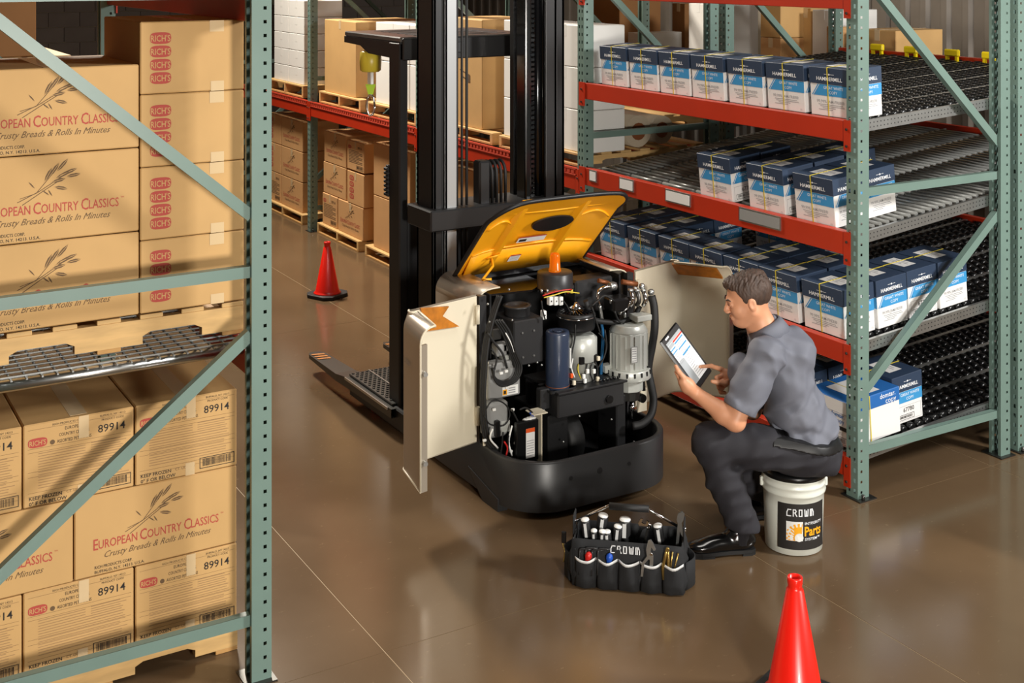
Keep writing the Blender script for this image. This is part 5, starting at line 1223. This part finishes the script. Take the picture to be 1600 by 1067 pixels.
for k, (x, mt, lab) in enumerate(((-.165, 'toolred', 'red tool grip in the leftmost front pocket'), (-.075, 'toolblue', 'blue tool tip in the second front pocket'))):
    t = thing('tool_grip', lab, 'tool'); MB().lathe([(.008, -.06), (.012, 0), (.016, .012), (.012, .024), (.004, .03)], n=10).build('grip', mt, t); MB().cyl((0, 0, -.11), (0, 0, -.055), .005, 8).build('shank', 'zinc', t); bplace(t, x, -.018, .128, 4, 14-k*6)
for k in range(4):
    t = thing('hex_key', '%s black hex key from the left behind the front pockets' % ORD[k], 'hex key', group='hex keys in the tool bag')
    MB().tube(smooth([(0, 0, -.09), (0, 0, .0), (.003, 0, .012), (.012, 0, .016), (.05, 0, .016)], 3), .004, 6).build('key_bar', 'blacksatin', t); bplace(t, -.20+k*.026, -.016, .150+.006*(k % 2), -6, 0)
t = thing('tin_snips', 'blue grey metal shear hooked on the right end of the bag', 'snips')
MB().prism([(-.014, .03), (-.012, .055), (.004, .07), (.016, .06), (.014, .035), (.008, .02), (.016, -.01), (.026, -.03), (.016, -.036), (.004, -.015), (-.006, .012)], lambda u, v, w: Vector((u, w, v)), -.004, .004).build('blade', 'mesh', t); MB().bar((0, 0, -.15), (-.002, 0, .02), .006, .012, (1, 0, 0)).build('shank', 'mesh', t)
bplace(t, .215, .06, .255, 0, 6)
t = thing('multimeter_lead', 'bunch of metal clips hanging on the left end of the bag', 'clips')
MB().tube(smooth([(0, 0, .10), (-.006, 0, .06), (.002, 0, .02), (-.004, 0, -.02)]), .004, 6).build('lead', 'brass', t); MB().cbox(-.012, .008, -.006, .006, .06, .11, .003).build('clip', 'plasticblack', t); bplace(t, -L2-.045, .07, .085, 0, 0)
# ================================================================== the seated man (local axes: a forward, b towards the camera, z up)
Fm, Lm = -RT, -FW; PANG = math.atan2(Fm.y, Fm.x)
def mp(px, py, b):
    d = ray(px, py); n = Lm; t = (O+n*b-CAM).dot(n)/d.dot(n); p = CAM+d*t-O; return Vector((p.dot(Fm), b, p.z))
def lw(p): return O+Fm*p[0]+Lm*p[1]+Vector((0, 0, p[2]))
def ml(p): p = p-O; return Vector((p.dot(Fm), p.dot(Lm), p.z))
# tablet plane
tc = mp(1073, 557, .05); tu = Vector((.151, -.02, .205)).normalized(); tw = Vector((-.11, -.115, .0)); tw = (tw-tu*tw.dot(tu)).normalized(); tn = tw.cross(tu)
if tn.y < 0: tn = -tn
TWd, THt = .172, .272
def tp(x, y, e=0): return tc+tw*x*TWd/2+tu*y*THt/2+tn*e
def on_tab(px, py, e=0):
    d = ray(px, py); n = Fm*tn.x+Lm*tn.y+Vector((0, 0, tn.z)); c = lw(tc+tn*e); t = (c-CAM).dot(n)/d.dot(n); return ml(CAM+d*t)
# joints
neck = mp(1192, 517, -.01); shL = mp(1197, 552, .165); shR = mp(1226, 540, -.20); elL = mp(1148, 657, .205); wrL = mp(1086, 613, .125)
elR = mp(1175, 640, -.20); wrR = mp(1150, 590, -.06); hipc = mp(1256, 705, 0)
hipL = mp(1262, 706, .105); hipR = mp(1262, 706, -.105); knL = mp(1108, 688, .125); knR = mp(1135, 700, -.16)
anL = Vector((.245, .10, .09)); fR = ml(az(1166, 810)); anR = Vector((fR.x-.09, fR.y, .09))
HC = mp(1168, 465, 0); pit = R(13); hf = Vector((math.cos(pit), 0, -math.sin(pit))); hu = Vector((math.sin(pit), 0, math.cos(pit))); hs = Vector((0, 1, 0))
def hd(f, s, u): return HC+hf*f+hs*s+hu*u
AX = (hf, hs, hu)
B_ = Blob((-.20, -.34, .02), (.66, .34, 1.32), .0042)
# head
B_.ell(hd(-.014, 0, .028), (.098, .075, .088), AX, .01).ell(hd(.032, 0, -.035), (.060, .058, .082), AX, .03)
B_.ell(hd(.058, 0, -.098), (.032, .030, .024), AX, .025)
for s in (-1, 1):
    B_.cap(hd(-.004, s*.052, -.055), hd(.045, s*.022, -.100), .022, .020, .025)
    B_.ell(hd(.058, s*.036, -.038), (.026, .022, .026), AX, .02)
    B_.ell(hd(.096, s*.031, -.006), (.016, .020, .011), AX, .012, cut=True)
    B_.ell(hd(.0815, s*.031, -.007), (.012, .014, .010), AX, .004)
    B_.ell(hd(-.006, s*.074, -.014), (.019, .008, .031), AX, .004); B_.ell(hd(-.006, s*.083, -.012), (.010, .006, .019), AX, .004, cut=True)
    B_.ell(hd(.102, s*.011, -.041), (.010, .008, .007), AX, .006)
B_.ell(hd(.084, 0, .012), (.013, .044, .010), AX, .015)
B_.cap(hd(.092, 0, .002), hd(.108, 0, -.034), .0075, .011, .010)
B_.ell(hd(.089, 0, -.066), (.011, .022, .006), AX, .007); B_.ell(hd(.086, 0, -.077), (.011, .020, .006), AX, .007)
B_.cap(hd(.100, -.02, -.0715), hd(.100, .02, -.0715), .0022, None, .004, cut=True)
B_.cap(hd(-.026, 0, -.05), neck+Vector((-.02, 0, -.03)), .053, .060, .03)
# trunk and limbs under the clothes
B_.cap(neck, hipc+Vector((0, 0, .10)), .07, .10, .03); B_.cap(shL, shR, .05, .05, .03)
B_.chain([shL, elL], [.050, .043], .02); B_.chain([shR, elR], [.050, .042], .02)
md = elL*.55+wrL*.45
B_.chain([elL, elL*.72+wrL*.28+Vector((0, 0, -.004)), wrL], [.043, .044, .027], .02); B_.ell(elL+Vector((-.012, 0, -.012)), (.03, .03, .03), None, .02)
B_.chain([elR, elR*.6+wrR*.4, wrR], [.042, .040, .026], .02)
for h_, k_, a_ in ((hipL, knL, anL), (hipR, knR, anR)): B_.chain([h_, k_, k_*.4+a_*.6], [.06, .045, .035], .02)
B_.cap(hipL, hipR, .08, .08, .03)
# left hand: palm along the lower left edge of the tablet, thumb in front, fingers behind
pal = on_tab(1068, 597, -.006)
B_.chain([wrL, wrL*.35+pal*.65, pal+tn*.004], [.026, .030, .026], .015); B_.ell(pal*.6+wrL*.4, (.040, .026, .030), (tu, tw, tn), .015)
thb = on_tab(1068, 590, .012); B_.chain([pal+tn*.006, thb, on_tab(1060, 580, .014), on_tab(1056, 572, .013)], [.016, .0125, .0105, .0085], .006)
edge = lambda y: tp(-1.0, y)
for i in range(4):
    y0 = -.52+i*.155; k0 = edge(y0)-tw*.018-tn*.008; r_ = .0095-.0006*(i in (0, 3))
    kn = edge(y0-.04)-tw*.012+tn*(-.004)
    B_.chain([pal-tn*.010, kn-tn*.012, edge(y0)-tn*.022+tw*.012, edge(y0+.02)-tn*.018+tw*.05], [.014, .0105, r_, r_*.85], .005)
# right hand pointing at the screen
kn = [mp(1127, 577, -.045), mp(1129, 586, -.035), mp(1131, 594, -.030), mp(1134, 601, -.03)]
tipR = on_tab(1094, 573, .008)
pr_ = mp(1140, 589, -.045); B_.chain([wrR, pr_], [.026, .029], .012); B_.ell(mp(1135, 588, -.04), (.026, .018, .036), None, .012)
B_.chain([pr_, kn[0], mp(1112, 571, -.03)*.5+(kn[0]*.5+tipR*.5+Vector((0, 0, .008)))*.5, tipR], [.018, .0115, .0095, .0075], .006)
for i in (1, 2, 3):
    k_ = kn[i]; B_.chain([pr_, k_, k_+Vector((.030, .012, -.006-.002*i)), k_+Vector((.026, .022, -.028)), k_+Vector((.006, .020, -.030))], [.016, .0112, .0100, .0090, .0082], .004)
B_.chain([mp(1146, 596, -.02), mp(1132, 599, .0), mp(1120, 597, .012), mp(1113, 596, .015)], [.014, .012, .0105, .009], .005)
person = B_.build('person', 'skin', None, 2)
person.location = O; person.rotation_euler = (0, 0, PANG)
tag(person, 'man in grey shirt and black trousers sitting on the bucket, pointing at a tablet', 'person')
# face details
m = MB()
for s in (-1, 1):
    m.tube([hd(.083, s*.050, .014), hd(.093, s*.036, .021), hd(.098, s*.018, .015)], [.002, .0042, .0035], 8)
m.build('eyebrow', 'hair', person)
m = MB()
for s in (-1, 1): m.tube([hd(.083, s*.045, -.008), hd(.0915, s*.033, -.0045), hd(.0935, s*.020, -.008)], [.001, .0024, .0014], 6)
m.build('eyelash', 'inkblack', person)
m = MB(); m.tube([hd(.088, -.020, -.0715), hd(.0975, 0, -.0712), hd(.088, .020, -.0715)], [.001, .0026, .001], 6); m.build('lips', 'skin_dark', person)
# hair
Hh = Blob(np.array(hd(0, 0, 0))-.16, np.array(hd(0, 0, 0))+.16, .0035)
Hh.ell(hd(-.016, 0, .029), (.1035, .0785, .0935), AX, .01).ell(hd(.050, 0, .080), (.047, .052, .030), AX, .02).ell(hd(-.05, 0, .082), (.05, .045, .034), AX, .02)
X, Y, Z = Hh.grid(); dx, dy, dz = X-HC.x, Y-HC.y, Z-HC.z
f_ = dx*hf.x+dz*hf.z+dy*0; u_ = dx*hu.x+dz*hu.z+dy*0
g_ = np.interp(f_, [-.13, -.06, -.035, -.022, .008, .014, .028, .034, .05, .075, .12], [-.080, -.074, -.060, -.018, -.004, -.040, -.034, .018, .046, .064, .076])
g_ = g_+.004*np.sin(dy*180+f_*90)+.003*np.sin(f_*260)
Hh.D = np.maximum(Hh.D, (g_-u_)*.8)
tp_ = np.clip((u_-.03)/.06, 0.15, 1)
Hh.D = (Hh.D+tp_*(.0035*np.sin(f_*190+u_*50+3*np.sin(dy*60))*np.sin(dy*210+u_*40+2*np.sin(f_*70))+.0022*np.sin(f_*390-dy*310+4*np.sin(u_*80)))).astype(np.float32)
Hh.build('hair', 'hair', person, 1)
# shirt
S_ = Blob((-.26, -.36, .38), (.42, .34, 1.16), .0055)
ta = (mp(1195, 525, 0)-hipc).normalized(); tf = Vector((ta.z, 0, -ta.x)); tsd = Vector((0, 1, 0)); TA = (tf, tsd, ta)
S_.ell(mp(1228, 588, -.015), (.120, .175, .165), TA, .04).ell(mp(1243, 640, -.005), (.138, .172, .12), TA, .05).ell(mp(1252, 676, 0), (.150, .178, .07), TA, .04)
S_.ell(mp(1238, 548, -.02), (.105, .165, .095), TA, .05).cap(shL+Vector((-.004, 0, -.012)), shR, .072, .070, .05).cap(neck+Vector((-.025, 0, -.005)), mp(1225, 550, 0), .072, .11, .04)
dl = (elL-shL); S_.chain([shL, shL+dl*.5, shL+dl*.83], [.074, .076, .077], .035); dr = (elR-shR); S_.chain([shR, shR+dr*.75], [.070, .072], .03)
S_.ell(mp(1160, 585, .03), (.06, .09, .10), TA, .05)
S_.ell(mp(1283, 660, -.01), (.055, .13, .065), TA, .04)
X, Y, Z = S_.grid()
def waves(X, Y, Z, main, n, f0, f1, amp, seed, spread=.5):   # irregular cloth folds: random waves around a main direction
    rg = np.random.RandomState(seed); tot = 0
    wx = X+.02*np.sin(13*Z+7*Y+seed)+.015*np.sin(21*X-9*Z); wy = Y+.02*np.sin(11*X+8*Z); wz_ = Z+.02*np.sin(12*Y-10*X+seed)
    for i in range(n):
        d = np.array(main, float)+rg.uniform(-spread, spread, 3); d /= np.linalg.norm(d); f = rg.uniform(f0, f1)
        tot = tot+np.sin(f*(d[0]*wx+d[1]*wy+d[2]*wz_)+rg.uniform(0, 6.28))
    tot = tot/math.sqrt(n); return amp*(tot-.25*tot**2)
fold_ = waves(X, Y, Z, (.5, .1, 1), 8, 55, 130, .0050, 3, .7)*(.3+np.clip((.74-Z)/.22, 0, 1))+waves(X, Y, Z, (1, .3, -.6), 7, 50, 120, .0030, 8, .6)
S_.D = S_.D+fold_.astype(np.float32)
# hollow neck and sleeve, waist cut
S_.cap(hd(-.02, 0, .02), neck+Vector((.01, 0, .005)), .058, .066, .008, cut=True)
S_.cap(shL+dl*.80, shL+dl*1.25, .066, .070, .006, cut=True)
e0 = shL+dl*.84; dn = dl.normalized(); wz = mp(1200, 682, .17); wz2 = mp(1300, 694, .12); sl_ = (wz.z-wz2.z)/(wz.x-wz2.x)
S_.D = np.where((np.abs(Y-e0.y) < .14) & (X > .05) & (Z < .9), np.maximum(S_.D, (X-e0.x)*dn.x+(Y-e0.y)*dn.y+(Z-e0.z)*dn.z), S_.D).astype(np.float32)
S_.D = np.maximum(S_.D, (wz.z+sl_*(X-wz.x)-.020)-Z+0*Y).astype(np.float32)
shirt = S_.build('shirt', 'shirt', person, 2)
# collar
m = MB(); rows = []
cdir = (hd(-.02, 0, -.02)-neck).normalized(); cs = Vector((0, 1, 0)); cf = cs.cross(cdir)
if cf.x < 0: cf = -cf
for e, (hgt, rad) in enumerate(((-.012, .082), (.012, .076), (.034, .070), (.040, .073), (.018, .086), (-.016, .102))):
    rows.append([neck+Vector((-.012, 0, -.004))+cdir*(hgt+(.012*(1-math.cos(t))/2 if e in (1, 2, 3, 4) else 0)-(.05*max(0, math.cos(t))**2 if e > 3 else .015*max(0, math.cos(t))))+cf*math.cos(t)*rad*1.08+cs*math.sin(t)*rad for t in [R(12+336*i/36) for i in range(37)]])
m.sheet(rows); m.build('collar', 'shirt', shirt, solid=.004)
# trousers
T_ = Blob((-.26, -.34, .06), (.60, .30, .60), .006)
T_.ell(hipc+Vector((-.012, 0, .02)), (.150, .185, .095), None, .03).cap(mp(1250, 690, .05), mp(1250, 690, -.05), .135, .135, .03).ell(mp(1285, 712, 0), (.075, .155, .085), None, .03)
for h_, k_, a_ in ((hipL, knL, anL), (hipR, knR, anR)):
    mid = h_*.5+k_*.5+Vector((0, 0, -.004)); T_.chain([h_, mid, k_], [.104, .092, .078], .03)
    sh_ = a_+Vector((-.0, 0, .035)); T_.chain([k_+Vector((-.004, 0, -.006)), k_*.5+sh_*.5, sh_], [.077, .075, .072], .03)
X, Y, Z = T_.grid()
T_.D = (T_.D+waves(X, Y, Z, (1, .2, .8), 8, 45, 110, .0042, 5, .8)).astype(np.float32)
T_.D = np.maximum(T_.D, .118-Z+.10*(X-.25)+0*Y).astype(np.float32); 
T_.D = np.where(X*X+Y*Y < .20**2, np.maximum(T_.D, .360-Z), T_.D).astype(np.float32)
Dn = T_.D.copy(); wl = wz.z+sl_*(X-wz.x)+np.maximum(0, X-.10)*2.5; T_.D = np.maximum(T_.D, Z-wl-.006+0*Y).astype(np.float32)
T_.build('trousers', 'trousers', person, 2)
bl2 = Blob((-.26, -.34, .36), (.30, .30, .60), .0055); r_, g3 = bl2.sub((-.26, -.34, .36), (.30, .30, .60))
bl2.ell(hipc+Vector((-.012, 0, .02)), (.160, .195, .105), None, .03).cap(mp(1250, 690, .05), mp(1250, 690, -.05),   .147, .147, .03).ell(mp(1285, 712, 0), (.085, .163, .093), None, .03)
bl2.cap(hipL, hipR, .110, .110, .03).cap(hipL, hipL*.6+knL*.4, .109, .099, .03).cap(hipR, hipR*.6+knR*.4, .109, .099, .03)
X, Y, Z = bl2.grid(); bl2.D = np.maximum(bl2.D, X-.135+0*Y+0*Z).astype(np.float32); bl2.D = np.maximum(bl2.D, np.abs(Z-(wz.z+sl_*(X-wz.x))+.012)-.018+0*Y).astype(np.float32); bl2.build('belt', 'belt', person, 1)
# socks and shoes
def shoe(heel, toe, lab):
    dv = (toe-heel); dv.z = 0; Ls = dv.length; d = dv.normalized(); sd = Vector((-d.y, d.x, 0)); b0 = Vector((heel.x, heel.y, 0))
    P = lambda t, s, z: b0+d*t*Ls+sd*s+Vector((0, 0, z))
    q = Blob(np.array(b0)-np.array([.42, .42, .02]), np.array(b0)+np.array([.42, .42, .22]), .005)
    ex = (d, sd, Vector((0, 0, 1)))
    q.ell(P(.16, 0, .058), (.058, .040, .046), ex, .02).ell(P(.45, 0, .052), (.10, .043, .040), ex, .03).ell(P(.76, 0, .040), (.075, .047, .028), ex, .03).ell(P(.24, 0, .095), (.058, .038, .032), ex, .02)
    q.ell(P(.20, 0, .135), (.050, .033, .035), ex, .008, cut=True)
    X, Y, Z = q.grid(); q.D = np.maximum(q.D, .022-Z+0*X+0*Y).astype(np.float32)
    o = q.build('shoe', 'shoe', person, 1); o['label'] = lab
    out = [(0, -.024), (.06, -.036), (.2, -.038), (.4, -.036), (.62, -.046), (.8, -.047), (.93, -.034), (1.0, -.01), (1.0, .012), (.93, .034), (.8, .044), (.62, .044), (.4, .036), (.2, .038), (.06, .036), (0, .024)]
    MB().prism(out, lambda u, v, w: P(u, v, w), .010, .026).build('sole', 'rubber', o); MB().prism([p for p in out if p[0] <= .3], lambda u, v, w: P(u, v, w), 0, .012).build('heel_block', 'rubber', o)
    MB().prism([p for p in out if p[0] >= .55], lambda u, v, w: P(u, v, w), 0, .012).build('fore_sole', 'rubber', o)
    return P
hl, tl = ml(az(1178, 862)), ml(az(1073, 869)); P1 = shoe(hl, tl, 'black polished left shoe')
P2 = shoe(Vector((fR.x-.17, fR.y-.02, 0)), Vector((fR.x+.10, fR.y+.02, 0)), 'black right shoe behind the bucket')
for P, a_ in ((P1, anL), (P2, anR)): MB().tube([P(.21, 0, .05), P(.19, 0, .13), a_+Vector((0, 0, .06))], [.046, .046, .048], 16).build('sock', 'trousers', person)
# ================================================================== tablet
t = thing('tablet', 'black tablet with a lit parts list on its screen in the man\u2019s hand', 'tablet', O, rot=PANG)
Tm = Matrix(((tw.x, tu.x, tn.x, tc.x), (tw.y, tu.y, tn.y, tc.y), (tw.z, tu.z, tn.z, tc.z), (0, 0, 0, 1)))
MB().cbox(-TWd/2, TWd/2, -THt/2, THt/2, -.012, 0, .005, Tm).build('case', 'plasticblack', t, bevel=.002)
MB().cbox(-TWd/2+.005, TWd/2-.005, -THt/2+.005, THt/2-.005, -.002, .0012, .001, Tm).build('bezel', 'blacksatin', t)
p = Print(tc, tw, tu, .002); w, h = TWd*.40, THt*.40
p.rect(-w, w, -h, h, 'screen'); p.rect(-w, w, h*.88, h, 'screengrey', .0003); p.rect(-w*.3, w, h*.80, h*.87, 'screenred', .0003); p.rect(-w, -w*.3, h*.72, h*.87, 'screengrey', .0003)
for y in (.70, .42, .14): p.rect(-w*.28, w*.9, h*y, h*(y+.06), 'screenblue', .0003)
for y in (.62, .48): p.rect(-w, -w*.35, h*y, h*(y+.05), 'screenblue', .0003)
p.rect(-w, -w*.32, -h, h*.1, 'screengrey', .0002)
rnd = random.Random(2)
for i in range(16): y = .62-i*.1; p.rect(-w*.2, w*rnd.uniform(.1, .6), h*y, h*(y+.02), 'inkgrey', .0004)
for i in range(5): p.rect(-w*.9, -w*.5, h*(.4-i*.1), h*(.42-i*.1), 'inkgrey', .0004)
p.build('screen', t)
p = Print(tc+tu*THt*.455, tw, tu, .003); p.rect(-.055, -.022, -.004, .004, 'inkwhite'); p.build('speaker_grille', t)
